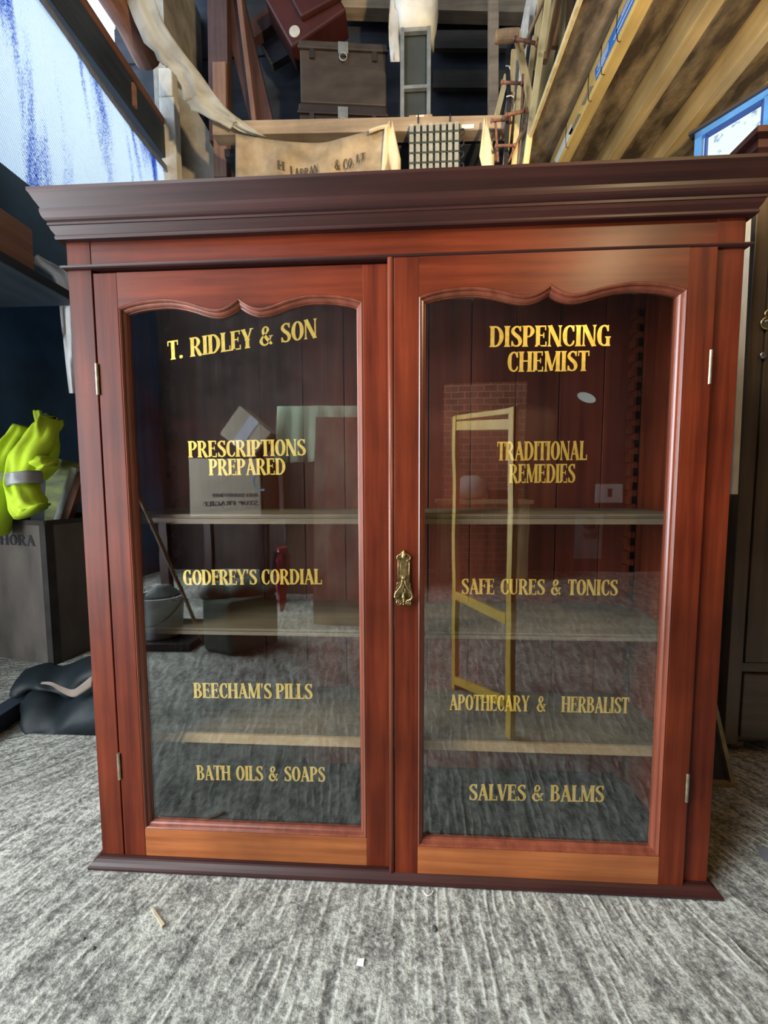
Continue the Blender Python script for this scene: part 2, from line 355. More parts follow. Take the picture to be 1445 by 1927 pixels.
BLACKBAG = plain('black_polythene', (0.008, 0.013, 0.016), 0.55, 0, 0.3, 6, 0.25, 12, spec=0.22)
BAGLINING = plain('brown_bag_lining', (0.20, 0.155, 0.12), 0.8, 0, 0.3, 12)
SHELFBLUE = wood('blue_black_shelf', (0.012, 0.020, 0.034), (0.03, 0.042, 0.062), 'y', 0.6, 20, 1.5, 0, 0.1, 0.3)
REDTIMBER = wood('red_brown_timber', (0.22, 0.105, 0.072), (0.38, 0.21, 0.155), 'y', 0.7, 26, 1.3, 0, 0.2, 0.3)
TARP_M = net_mat()
PLASTIC_M = sheet_mat('torn_pale_plastic', (0.86, 0.83, 0.74), (0.62, 0.58, 0.48), 0.5, 6.0, (1, 1, 1), 0.35, 0.6, 0.4)
WHITESHEET = sheet_mat('white_polythene', (0.80, 0.82, 0.84), (0.60, 0.60, 0.58), 0.25, 8.0, (1, 1, 1), 0.35, 0.6, 0.4)
TARPHEM = plain('grey_tarp_hem', (0.17, 0.20, 0.29), 0.8, 0, 0.3, 30)
YELLOWP = wood('yellow_varnished_pine', (0.70, 0.44, 0.045), (0.88, 0.62, 0.10), 'z', 0.4, 30, 2, 0.2, 0.05, 0.15)
CARD = plain('brown_cardboard', (0.47, 0.40, 0.31), 0.85, 0, 0.15, 5)
TAPE = plain('printed_packing_tape', (0.60, 0.60, 0.66), 0.35, 0, 0.2, 20)
PALEGREEN = plain('pale_green_cloth', (0.56, 0.66, 0.46), 0.9, 0, 0.22, 6, 0.2, 30, stretch=(5, 5, 0.6))
BROWNBOARD = plain('peeling_brown_board', (0.55, 0.42, 0.30), 0.85, 0, 0.3, 4, 0.3, 20, c2=(0.24, 0.12, 0.085), stretch=(2, 2, 1))
BUCKET_M = plain('grey_white_plastic', (0.76, 0.82, 0.86), 0.5, 0, 0.2, 9)
DARKGREEN = plain('dark_green_canvas', (0.05, 0.10, 0.082), 0.75, 0, 0.4, 9, 0.3, 20)
REDPLASTIC = plain('red_plastic_bag', (0.72, 0.035, 0.06), 0.25, 0, 0.3, 14, 0.4, 20)
ENAMEL = plain('white_enamel', (0.82, 0.83, 0.82), 0.3, 0, 0.12, 8)
STONEGREY = plain('dark_pebble', (0.07, 0.075, 0.07), 0.8, 0, 0.3, 60)
STRAW = plain('split_wood_sliver', (0.46, 0.40, 0.28), 0.8, 0, 0.3, 60)

def sky_pane():
    m, nt, p = new_mat('dirty_sky_pane'); nt.nodes.remove(p)
    out = nt.nodes['Material Output']
    tc = nd(nt, 'ShaderNodeTexCoord'); n = nd(nt, 'ShaderNodeTexNoise'); n.inputs['Scale'].default_value = 34; n.inputs['Detail'].default_value = 3
    nt.links.new(tc.outputs['Object'], n.inputs['Vector'])
    rp = nd(nt, 'ShaderNodeValToRGB'); rp.color_ramp.elements[0].position = 0.30; rp.color_ramp.elements[0].color = (0.22, 0.36, 0.50, 1)
    rp.color_ramp.elements[1].position = 0.42; rp.color_ramp.elements[1].color = (0.80, 0.95, 1.0, 1)
    nt.links.new(n.outputs['Fac'], rp.inputs['Fac'])
    em = nd(nt, 'ShaderNodeEmission'); em.inputs['Strength'].default_value = 1.15
    nt.links.new(rp.outputs[0], em.inputs['Color']); nt.links.new(em.outputs[0], out.inputs[0])
    return m
SKYPANE = sky_pane()


# ------------------------------------------------------------------ mesh helpers
class MB:
    def __init__(self):
        self.v = []; self.f = []
    def add(self, vs, fs):
        n = len(self.v)
        self.v += [Vector(p) for p in vs]
        self.f += [tuple(i + n for i in f) for f in fs]
        return self
    def box(self, x0, x1, y0, y1, z0, z1):
        return self.add([(x0, y0, z0), (x1, y0, z0), (x1, y1, z0), (x0, y1, z0), (x0, y0, z1), (x1, y0, z1), (x1, y1, z1), (x0, y1, z1)],
                        [(0, 3, 2, 1), (4, 5, 6, 7), (0, 1, 5, 4), (1, 2, 6, 5), (2, 3, 7, 6), (3, 0, 4, 7)])
    def bar(self, p0, p1, w, h, up=(0, 1, 0), w1=None, h1=None):
        """beam from p0 to p1; w across, h along 'up'"""
        p0, p1 = Vector(p0), Vector(p1); d = (p1 - p0).normalized(); u = Vector(up)
        s = d.cross(u).normalized(); u = s.cross(d).normalized()
        w1 = w if w1 is None else w1; h1 = h if h1 is None else h1
        vs = []
        for p, a, b in ((p0, w, h), (p1, w1, h1)):
            for i, j in ((-1, -1), (1, -1), (1, 1), (-1, 1)):
                vs.append(p + s * (a / 2 * i) + u * (b / 2 * j))
        return self.add(vs, [(0, 3, 2, 1), (4, 5, 6, 7), (0, 1, 5, 4), (1, 2, 6, 5), (2, 3, 7, 6), (3, 0, 4, 7)])
    def prism(self, pts, vec):
        n = len(pts); vec = Vector(vec)
        vs = [Vector(p) for p in pts] + [Vector(p) + vec for p in pts]
        fs = [tuple(range(n)), tuple(range(2 * n - 1, n - 1, -1))]
        fs += [(i, i + n, (i + 1) % n + n, (i + 1) % n) for i in range(n)]
        return self.add(vs, fs)
    def tube(self, path, r, n=10, caps=True, squash=1.0):
        path = [Vector(p) for p in path]; m = len(path)
        rs = r if isinstance(r, (list, tuple)) else [r] * m
        vs = []; prev = None
        for i, p in enumerate(path):
            d = (path[min(i + 1, m - 1)] - path[max(i - 1, 0)]).normalized()
            if prev is None:
                a = d.cross(Vector((0, 0, 1)))
                if a.length < 1e-3: a = d.cross(Vector((1, 0, 0)))
            else:
                a = prev - d * prev.dot(d)
            a.normalize(); prev = a; b = d.cross(a)
            for k in range(n):
                t = 2 * PI * k / n
                vs.append(p + a * (math.cos(t) * rs[i]) + b * (math.sin(t) * rs[i] * squash))
        fs = [(i * n + k, i * n + (k + 1) % n, (i + 1) * n + (k + 1) % n, (i + 1) * n + k) for i in range(m - 1) for k in range(n)]
        if caps:
            fs += [tuple(range(n)), tuple((m - 1) * n + k for k in range(n - 1, -1, -1))]
        return self.add(vs, fs)
    def lathe(self, prof, c, n=24, ax='z'):
        c = Vector(c); vs = []
        for r, h in prof:
            for k in range(n):
                t = 2 * PI * k / n; a, b = r * math.cos(t), r * math.sin(t)
                vs.append(c + {'z': Vector((a, b, h)), 'y': Vector((a, h, b)), 'x': Vector((h, a, b))}[ax])
        m = len(prof)
        fs = [(i * n + k, i * n + (k + 1) % n, (i + 1) * n + (k + 1) % n, (i + 1) * n + k) for i in range(m - 1) for k in range(n)]
        fs += [tuple(range(n)), tuple((m - 1) * n + k for k in range(n))]
        return self.add(vs, fs)
    def sheet(self, grid, th, nrm=(0, 1, 0)):
        """grid[i][j] of points, given a thickness along nrm"""
        R, Cn = len(grid), len(grid[0]); o = Vector(nrm) * th
        vs = [Vector(p) for row in grid for p in row]; N = len(vs)
        vs += [p + o for p in vs]
        q = lambda i, j: i * Cn + j
        fs = []
        for i in range(R - 1):
            for j in range(Cn - 1):
                a = (q(i, j), q(i, j + 1), q(i + 1, j + 1), q(i + 1, j))
                fs.append(a); fs.append(tuple(x + N for x in reversed(a)))
        edge = [(q(0, j), q(0, j + 1)) for j in range(Cn - 1)] + [(q(R - 1, j + 1), q(R - 1, j)) for j in range(Cn - 1)]
        edge += [(q(i + 1, 0), q(i, 0)) for i in range(R - 1)] + [(q(i, Cn - 1), q(i + 1, Cn - 1)) for i in range(R - 1)]
        fs += [(b, a, a + N, b + N) for a, b in edge]
        return self.add(vs, fs)
    def moulding(self, prof, x0, x1, yf, yb, inset=0.012):
        """profile of (out, z) swept along left side, front, right side with mitred corners"""
        loop = list(prof) + [(-inset, prof[-1][1]), (-inset, prof[0][1])]
        n = len(loop); vs = []
        for o, z in loop:
            vs += [(x0 - o, yb, z), (x0 - o, yf - o, z), (x1 + o, yf - o, z), (x1 + o, yb, z)]
        fs = []
        for i in range(n):
            j = (i + 1) % n
            for k in range(3):
                fs.append((i * 4 + k, i * 4 + k + 1, j * 4 + k + 1, j * 4 + k))
        fs += [tuple(i * 4 for i in range(n)), tuple(i * 4 + 3 for i in range(n - 1, -1, -1))]
        return self.add(vs, fs)
    def build(self, name, mat, parent=None, smooth=False, bevel=0.0, loc=None, label=None, cat=None, group=None, kind=None, sub=0):
        root = parent
        while root is not None and root.parent is not None: root = root.parent
        if root is not None: base = root.location.copy()
        elif loc is not None: base = Vector(loc)
        else:
            xs = [p.x for p in self.v]; ys = [p.y for p in self.v]; zs = [p.z for p in self.v]
            base = Vector(((min(xs) + max(xs)) / 2, (min(ys) + max(ys)) / 2, min(zs)))
        me = bpy.data.meshes.new(name)
        me.from_pydata([p - base for p in self.v], [], self.f)
        bm = bmesh.new(); bm.from_mesh(me)
        bmesh.ops.recalc_face_normals(bm, faces=bm.faces); bm.to_mesh(me); bm.free()
        me.materials.append(mat)
        o = bpy.data.objects.new(name, me); COL.objects.link(o)
        if parent is not None: o.parent = parent
        else: o.location = base
        if smooth:
            for p in me.polygons: p.use_smooth = True
        if bevel:
            b = o.modifiers.new('bevel', 'BEVEL'); b.width = bevel; b.segments = 2; b.limit_method = 'ANGLE'; b.angle_limit = math.radians(40)
        if sub:
            s = o.modifiers.new('subdivision', 'SUBSURF'); s.levels = sub; s.render_levels = sub
        tag(o, label, cat, group, kind)
        return o

def tag(o, label=None, cat=None, group=None, kind=None):
    if label: o['label'] = label
    if cat: o['category'] = cat
    if group: o['group'] = group
    if kind: o['kind'] = kind
    return o

def thing(name, loc, label, cat, group=None):
    o = bpy.data.objects.new(name, None); COL.objects.link(o); o.location = loc
    o.empty_display_size = 0.05
    return tag(o, label, cat, group)

def catmull(pts, per=6):
    pts = [tuple(p) for p in pts]; out = []
    n = len(pts); dim = len(pts[0])
    for i in range(n - 1):
        p0 = pts[max(i - 1, 0)]; p1 = pts[i]; p2 = pts[i + 1]; p3 = pts[min(i + 2, n - 1)]
        for k in range(per):
            t = k / per
            out.append(tuple(0.5 * (2 * p1[d] + (p2[d] - p0[d]) * t + (2 * p0[d] - 5 * p1[d] + 4 * p2[d] - p3[d]) * t * t + (3 * p1[d] - p0[d] - 3 * p2[d] + p3[d]) * t ** 3) for d in range(dim)))
    out.append(pts[-1]); return out


# ------------------------------------------------------------------ lettering: flared roman capitals
def stem(x, y0=0.0, y1=1.0, w=0.17, f=0.12):
    return [(x, y0, w + f), (x, y0 + .045, w + f * .45), (x, y0 + .12, w), (x, y1 - .12, w), (x, y1 - .045, w + f * .45), (x, y1, w + f)]
def line(x0, y0, x1, y1, w0, w1=None):
    return [(x0, y0, w0), (x1, y1, w1 or w0)]
def curve(*p):
    return catmull(p, 5)
def oval(cx, cy, rx, ry):
    return [(cx + rx * math.cos(t), cy + ry * math.sin(t), .065 + .115 * abs(math.cos(t)) ** 1.3) for t in [2 * PI * i / 28 for i in range(29)]]
_C = curve((.45, .70, .05), (.42, .89, .10), (.30, .965, .07), (.15, .84, .13), (.10, .5, .18), (.15, .16, .13), (.30, .035, .07), (.43, .12, .09), (.47, .28, .05))
_PB = curve((.12, .965, .07), (.32, .95, .09), (.42, .74, .17), (.32, .51, .09), (.14, .48, .06))
GL = {
 'A': (.60, [line(.08, .02, .28, .99, .075), line(.26, 1, .50, .0, .18, .17), line(.15, .33, .43, .33, .07), line(.0, .02, .18, .02, .05), line(.38, .02, .63, .02, .05)]),
 'B': (.56, [stem(.12), curve((.12, .965, .07), (.31, .95, .09), (.39, .76, .16), (.31, .57, .09), (.14, .54, .06)), curve((.14, .54, .06), (.34, .51, .09), (.44, .27, .18), (.34, .06, .09), (.12, .035, .07))]),
 'C': (.53, [_C, line(.46, .70, .46, .99, .05)]),
 'D': (.61, [stem(.12), curve((.12, .965, .07), (.32, .94, .09), (.46, .74, .15), (.50, .5, .18), (.46, .26, .15), (.32, .06, .09), (.12, .035, .07))]),
 'E': (.52, [stem(.12), line(.12, .965, .44, .965, .07), line(.43, 1, .43, .78, .05), line(.12, .54, .36, .54, .06), line(.36, .66, .36, .42, .045), line(.12, .035, .47, .035, .07), line(.46, .0, .46, .24, .05)]),
 'F': (.47, [stem(.12), line(.12, .965, .44, .965, .07), line(.43, 1, .43, .78, .05), line(.12, .54, .36, .54, .06), line(.36, .66, .36, .42, .045)]),
 'G': (.58, [_C, line(.46, .70, .46, .99, .05), stem(.46, .0, .44, .14, .08), line(.34, .43, .58, .43, .05)]),
 'H': (.64, [stem(.12), stem(.50), line(.12, .53, .50, .53, .07)]),
 'I': (.27, [stem(.13)]),
 'L': (.47, [stem(.12), line(.12, .035, .45, .035, .07), line(.44, .0, .44, .28, .05)]),
 'M': (.78, [stem(.09, 0, 1, .07, .11), line(.10, 1, .36, .04, .17, .14), line(.35, .04, .60, 1, .06, .07), stem(.64, 0, 1, .17, .11)]),
 'N': (.62, [stem(.08, 0, 1, .065, .12), line(.09, 1, .50, .0, .18, .16), stem(.52, 0, 1, .065, .12)]),
 'O': (.60, [oval(.30, .5, .20, .465)]),
 'P': (.53, [stem(.12), _PB]),
 'R': (.60, [stem(.12), _PB, curve((.26, .5, .08), (.37, .30, .15), (.46, .08, .17), (.56, .0, .13))]),
 'S': (.50, [curve((.41, .74, .05), (.38, .90, .09), (.25, .965, .07), (.12, .86, .12), (.10, .71, .15), (.21, .57, .17), (.34, .44, .17), (.41, .27, .16), (.37, .10, .11), (.24, .035, .07), (.11, .1, .09), (.07, .28, .05)), line(.42, .74, .42, .99, .045), line(.06, .28, .06, .02, .045)]),
 'T': (.52, [stem(.26), line(.02, .96, .50, .96, .075), line(.03, 1, .03, .74, .05), line(.49, 1, .49, .74, .05)]),
 'U': (.60, [curve((.12, 1, .26), (.12, .93, .18), (.12, .6, .17), (.13, .28, .17), (.19, .09, .13), (.30, .035, .07), (.42, .10, .065), (.46, .3, .065), (.46, .9, .065), (.46, 1, .18))]),
 'V': (.56, [line(.08, 1, .28, .0, .18, .14), line(.28, .0, .48, 1, .06, .075), line(-.02, .98, .20, .98, .05), line(.40, .98, .57, .98, .05)]),
 'Y': (.55, [line(.08, 1, .29, .42, .17, .15), line(.48, 1, .29, .42, .075, .07), stem(.28, 0, .48, .17, .11), line(-.02, .98, .20, .98, .05), line(.40, .98, .57, .98, .05)]),
 '&': (.70, [curve((.58, .03, .11), (.42, .25, .15), (.24, .55, .14), (.18, .76, .12), (.25, .94, .08), (.37, .93, .08), (.41, .78, .12), (.32, .62, .08), (.15, .43, .10), (.08, .24, .15), (.17, .06, .11), (.33, .04, .08), (.47, .2, .07), (.55, .46, .06)), line(.45, .46, .64, .46, .05)]),
 "'": (.18, [line(.09, 1.0, .08, .70, .12, .03)]),
 '.': (.26, [[(.12 - .09 * math.cos(t), .09, .18 * math.sin(t) + .004) for t in [PI * i / 8 for i in range(9)]]]),
 '1': (.30, [stem(.15), line(.15, .98, .03, .84, .07)]),
}

def lettering(mb, text, org, right, up, width, height, depth=0.0004, space=0.30, wide=None):
    """write text between org and org+right*width; right/up are unit vectors, letters get a real thickness"""
    right, up = Vector(right).normalized(), Vector(up).normalized()
    nrm = right.cross(up)
    items = []; pos = 0.0
    for ch in text:
        if ch == ' ': pos += space; continue
        adv, st = GL[ch]; items.append((pos, st)); pos += adv
    pos -= .04
    sx = width / pos; k = 0
    org = Vector(org)
    for px, strokes in items:
        for st in strokes:
            L = []; Rr = []
            m = len(st)
            for i, (x, y, wd) in enumerate(st):
                ax, ay = st[max(i - 1, 0)][:2]; bx, by = st[min(i + 1, m - 1)][:2]
                d = Vector((bx - ax, by - ay))
                d = d.normalized() if d.length > 1e-6 else Vector((1, 0))
                nx, ny = -d.y, d.x
                L.append((x + nx * wd / 2, y + ny * wd / 2)); Rr.append((x - nx * wd / 2, y - ny * wd / 2))
            k += 1; off = nrm * (depth * 0.04 * (k % 5))
            to = lambda q: org + right * ((px + q[0]) * sx) + up * (min(max(q[1], -.03), 1.03) * height) + off
            vs = []
            for a, b in zip(L, Rr):
                A, B = to(a), to(b); vs += [A, B, A - nrm * depth, B - nrm * depth]
            fs = []
            for i in range(m - 1):
                a, b = i * 4, i * 4 + 4
                fs += [(a, a + 1, b + 1, b), (a + 2, b + 2, b + 3, a + 3), (a, b, b + 2, a + 2), (a + 1, a + 3, b + 3, b + 1)]
            fs += [(0, 2, 3, 1), (4 * m - 4, 4 * m - 3, 4 * m - 1, 4 * m - 2)]
            mb.add(vs, fs)
    return mb


# ================================================================== THE SETTING
def structure(mb, name, mat, **kw):
    o = mb.build(name, mat, **kw); o['kind'] = 'structure'; return o

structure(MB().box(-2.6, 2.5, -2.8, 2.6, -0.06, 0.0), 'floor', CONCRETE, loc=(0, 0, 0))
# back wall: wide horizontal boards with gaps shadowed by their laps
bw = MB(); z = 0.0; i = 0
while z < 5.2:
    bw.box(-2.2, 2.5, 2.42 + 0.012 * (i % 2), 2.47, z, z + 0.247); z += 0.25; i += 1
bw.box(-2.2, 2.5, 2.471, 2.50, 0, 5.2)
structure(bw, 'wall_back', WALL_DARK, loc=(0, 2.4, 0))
# left wall: a deep recess below, open above where the shade net hangs, a doorway towards the front
lw = MB()
lw.box(-2.2, -2.12, -0.55, 2.47, 0, 1.98)
lw.box(-2.2, -2.12, -2.65, -0.55, 2.25, 4.3)
lw.box(-2.2, -2.12, -2.65, -1.95, 0, 2.25)
structure(lw, 'wall_left', WALL_FLARE_BLUE, loc=(-2.15, 0, 0))
structure(MB().box(-2.2, -1.49, -0.55, 2.47, 1.90, 1.96).box(-1.54, -1.49, -0.55, 2.42, 1.62, 1.90), 'trim_1', WALL_FLARE_BLUE, loc=(-1.8, 0, 1.9))
structure(MB().box(-2.12, -1.50, -0.60, -0.555, 1.97, 4.3), 'wall_left_return', WALL_FLARE_BLUE, loc=(-1.8, -0.6, 2))
structure(MB().box(-1.60, -1.515, 1.93, 2.42, 1.96, 4.3), 'wall_left_end', STONE, loc=(-1.55, 2.1, 2))
structure(MB().box(2.35, 2.45, -2.65, 2.47, 0, 4.3), 'wall_right', WALL_FRONT, loc=(2.4, 0, 0))
fwm = MB()
fwm.box(-2.2, 0.35, -2.75, -2.62, 0, 4.3).box(1.05, 2.45, -2.75, -2.62, 0, 4.3).box(0.35, 1.05, -2.75, -2.62, 1.6, 4.3)
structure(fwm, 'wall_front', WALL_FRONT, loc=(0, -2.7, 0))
structure(MB().box(0.35, 1.05, -2.75, -2.63, 0, 1.6), 'wall_front_brick', BRICK, loc=(0.7, -2.7, 0))
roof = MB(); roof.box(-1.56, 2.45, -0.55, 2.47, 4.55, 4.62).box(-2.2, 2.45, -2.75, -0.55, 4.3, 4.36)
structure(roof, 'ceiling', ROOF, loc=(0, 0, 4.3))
# loft over the right side: stained boards seen from below
cb = MB(); xs = 0.655
for wd in (0.42, 0.30, 0.34, 0.38, 0.24):
    cb.box(xs, xs + wd - 0.004, -2.6, 2.4, 2.466, 2.490); xs += wd
structure(cb, 'ceiling_loft', STAINED, loc=(1.4, 0, 2.466))
# small loft at the back
structure(MB().box(-0.98, 0.66, 1.56, 2.41, 2.585, 2.625), 'floor_loft', WALL_DARK, loc=(0, 2.0, 2.585))

# window, upper right, set at an angle
wp0, wp1 = atz(1310, 255, 2.30), atz(1445, 172, 2.30)
wd_ = (wp1 - wp0); wd_.z = 0; wd_.normalize()
wn = Vector((wd_.y, -wd_.x, 0))
if wn.dot(CAM - wp0) < 0: wn = -wn
def wpt(s, z, o=0.0): return Vector((wp0.x, wp0.y, 0)) + wd_ * s + wn * o + Vector((0, 0, z))
W_T, W_B, W_L = 2.30, 1.72, 0.62
wf = MB()
wf.bar(wpt(0, W_T - .013), wpt(W_L, W_T - .013), 0.03, 0.026, (0, 0, 1))
wf.bar(wpt(0, W_B + .02), wpt(W_L, W_B + .02), 0.03, 0.04, (0, 0, 1))
wf.bar(wpt(.013, W_B), wpt(.013, W_T), 0.03, 0.026, wd_)
wf.bar(wpt(.235, W_B), wpt(.235, W_T - .02), 0.03, 0.018, wd_)
wf.bar(wpt(W_L - .013, W_B), wpt(W_L - .013, W_T), 0.03, 0.026, wd_)
win = structure(wf, 'window_1', BLUEFRAME, loc=wpt(W_L / 2, W_B))
sash = MB()
for a, b in ((.040, .222), (.250, W_L - .03)):
    sash.bar(wpt(a, W_T - .034, .004), wpt(b, W_T - .034, .004), .02, .008, (0, 0, 1)).bar(wpt(a, W_B + .04, .004), wpt(a, W_T - .03, .004), .02, .008, wd_).bar(wpt(b, W_B + .04, .004), wpt(b, W_T - .03, .004), .02, .008, wd_)
sash.build('window_bead', plain('deep_blue_paint', (0.02, 0.07, 0.36), .5), win)
MB().bar(wpt(.02, (W_T + W_B) / 2, -.012), wpt(W_L - .02, (W_T + W_B) / 2, -.012), .004, W_T - W_B - .03, (0, 0, 1)).build('window_pane', SKYPANE, win)
MB().bar(wpt(-.02, W_T + .006, .004), wpt(W_L + .02, W_T + .006, .004), .05, .012, (0, 0, 1)).build('window_head', plain('dark_head_strip', (.05, .045, .05), .6), win)

# ================================================================== THE DISPLAY CABINET
cab = thing('display_cabinet', (0, 0.13, 0), 'large mahogany glazed shop cabinet with two doors and gold lettering, on the concrete floor', 'cabinet')
HW, D0, D1 = 0.575, 0.0, 0.272
# plinth
MB().moulding([(-.004, 0), (.014, 0), (.0172, .003), (.0172, .0068), (.0155, .0100), (.0115, .0135), (.0065, .0162), (.0035, .0172), (.0035, .0198), (-.004, .0200)], -HW, HW, D0, D1).build('plinth', MAHO_D, cab)
# stiles of the face frame
for s in (-1, 1):
    MB().box(min(s * .575, s * .531), max(s * .575, s * .531), 0, .022, .0198, 1.1765).build('stile', MAHO_V, cab, bevel=.0012)
    MB().box(min(s * .575, s * .556), max(s * .575, s * .556), .0225, D1 - .002, .0198, 1.176).build('side_panel', MAHO_V, cab)
MB().box(-.531, .531, .001, .020, 1.1335, 1.1765).build('frieze', MAHO_H, cab)
MB().moulding([(-.004, 1.1280), (.004, 1.1285), (.0068, 1.1300), (.0078, 1.1318), (.0068, 1.1338), (.002, 1.1350), (-.004, 1.1350)], -HW, HW, D0, .05).build('band_moulding', MAHO_D, cab, smooth=False)
prof = [(-.004, 1.1755), (.0098, 1.1755), (.0108, 1.1775), (.0108, 1.1805), (.0096, 1.1825), (.0112, 1.1850), (.0140, 1.1895), (.0156, 1.1945), (.0172, 1.1952), (.0172, 1.1990), (.0160, 1.2005)]
prof += [(.0165 + .0075 * math.sin(t), 1.2015 + .0165 * (1 - math.cos(t))) for t in [PI / 2 * i / 5 for i in range(1, 6)]]
prof += [(.0225, 1.2192), (.0250, 1.2240), (.0285, 1.2300), (.0320, 1.2375), (.0345, 1.2410), (.0345, 1.2460), (-.004, 1.2460)]
MB().moulding(prof, -HW, HW, D0, D1).build('cornice', MAHO_D, cab)
MB().box(-.574, .574, .004, D1 - .002, 1.2300, 1.2440).build('top_board', MAHO_D, cab)
MB().box(-.556, .556, .022, .250, .0198, .0320).build('bottom_board', wood('shade_painted_bottom_board', (.010, .008, .007), (.022, .017, .014), 'x', .8, 40, 2, 0, .1, .3, .2), cab)  # near-black colour paints the shade low inside the cabinet
# back: vertical boards with open joints
bk = MB(); edges = [-.556, -.4305, -.327, -.221, -.121, -.022, .081, .1805, .2838, .3836, .4846, .556]
for a, b in zip(edges[:-1], edges[1:]):
    bk.box(a + .0014, b - .0014, .250, .262, .0200, 1.176)
bk.build('back_panel', BACKBOARD, cab, bevel=.0008)
MB().box(-.556, .556, .2625, .270, .0200, 1.176).build('back_cover', MAHO_D, cab)
# notched shelf racks at the back corners
for s in (-1, 1):
    rk = MB(); x0 = s * .553
    for k in range(34):
        rk.box(min(x0, x0 - s * .016), max(x0, x0 - s * .016), .225, .249, .06 + k * .032, .06 + k * .032 + .018)
    rk.box(min(x0, x0 - s * .010), max(x0, x0 - s * .010), .225, .249, .034, 1.17)
    rk.build('shelf_rack', MAHO_V, cab)
# shelves
for zt, th, nose in ((.690, .019, SHELF_NOSE), (.460, .0135, SHELF_NOSE), (.2365, .019, SHELF_EDGE)):
    sh = MB().box(-.5545, .5545, .0605, .2485, zt - th, zt).build('shelf', SHELFW, cab)
    e = MB()
    if nose is SHELF_EDGE: e.box(-.5545, .5545, .055, .0605, zt - th, zt)
    else: e.box(-.5545, .5545, .055, .0605, zt - th, zt - th * .45).box(-.5545, .5545, .0565, .0605, zt - th * .40, zt - th * .2).box(-.5545, .5545, .0545, .0605, zt - th * .2, zt)
    e.build('shelf_edge', nose, sh)

def bow(xa, xb, zc, zh, zv, zp, n=26):
    """cupid's-bow top of a door opening, from left corner to right corner"""
    wdt = (xb - xa) / 2; half = []
    ctl = [(0, zc), (.10, zc + (zh - zc) * .52), (.24, zc + (zh - zc) * .90), (.42, zh), (.58, zh - (zh - zv) * .30), (.74, zh - (zh - zv) * .86), (.83, zv), (.90, zv + (zp - zv) * .22), (.95, zv + (zp - zv) * .55), (1.0, zp)]
    L = catmull(ctl, 4)
    left = [(xa + t * wdt, zz) for t, zz in L]
    right = [(xb - t * wdt, zz) for t, zz in reversed(L[:-1])]
    return left + right

def door(x0, x1, yf, zb, zt, ox0, ox1, oz0, zc, zh, zv, zp, side):
    """glazed door: stiles, rails with a shaped top, glazing mould, pane"""
    th = .020; top = bow(ox0, ox1, zc, zh, zv, zp)
    d = MB().box(x0, ox0, yf, yf + th, zb, zt).box(ox1, x1, yf, yf + th, zb, zt).build('door', MAHO_V, cab, bevel=.0010)
    MB().box(ox0, ox1, yf + .0002, yf + th, zb, oz0).build('bottom_rail', MAHO_W, d, bevel=.0008)
    tr = MB(); n = len(top); vs = []
    for x, z in top:
        vs += [(x, yf + .0002, z), (x, yf + .0002, zt), (x, yf + th, z), (x, yf + th, zt)]
    fs = []
    for i in range(n - 1):
        a, b = i * 4, i * 4 + 4
        fs += [(a, b, b + 1, a + 1), (a + 2, a + 3, b + 3, b + 2), (a, a + 2, b + 2, b), (a + 1, b + 1, b + 3, a + 3)]
    fs += [(0, 1, 3, 2), (4 * n - 4, 4 * n - 2, 4 * n - 1, 4 * n - 3)]
    tr.add(vs, fs).build('top_rail', MAHO_H, d)
    # glazing mould swept round the opening
    path = [(ox0, oz0)] + top + [(ox1, oz0)]
    m = len(path); area2 = 0
    offs = []
    for i in range(m):
        a, b, c = Vector(path[i - 1]), Vector(path[i]), Vector(path[(i + 1) % m])
        d1 = (b - a).normalized(); d2 = (c - b).normalized()
        n1 = Vector((d1.y, -d1.x)); n2 = Vector((d2.y, -d2.x))
        bis = (n1 + n2); bis = bis / max(bis.length, 1e-6)
        offs.append(bis / max(bis.dot(n1), .55))
    prof = [(0, .0008), (.0022, -.0006), (.0042, .0012), (.0050, .0040), (.0078, .0048), (.0098, .0070), (.0108, .0096), (.0118, .0100), (.0118, .0150), (0, .0150)]
    mo = MB(); vs = []; P = len(prof)
    for (x, z), o in zip(path, offs):
        for a, dy in prof:
            vs.append((x + o.x * a, yf + dy, z + o.y * a))
    fs = [(i * P + k, i * P + (k + 1) % P, ((i + 1) % m) * P + (k + 1) % P, ((i + 1) % m) * P + k) for i in range(m) for k in range(P)]
    mo.add(vs, fs).build('glazing_moulding', MAHO_BEAD, d)
    yg = yf + .0112
    gl = [(x + o.x * .006, yg, z + o.y * .006) for (x, z), o in zip(path, offs)]
    MB().prism(gl, (0, .003, 0)).build('glass_pane', GLASS, d)
    return d, yg + .003

dl, ygl = door(-.5285, -.0062, .0000, .0200, 1.1225, -.4855, -.0490, .0762, 1.0625, 1.0755, 1.0560, 1.0748, -1)
dr, ygr = door(.0045, .5290, -.0060, .0070, 1.1290, .0470, .4850, .0700, 1.0640, 1.0775, 1.0620, 1.0785, 1)
MB().tube([(-.0012, -.0030, .0068), (-.0012, -.0030, 1.1290)], .0052, 12).build('meeting_bead', MAHO_BEAD, dr, smooth=True)

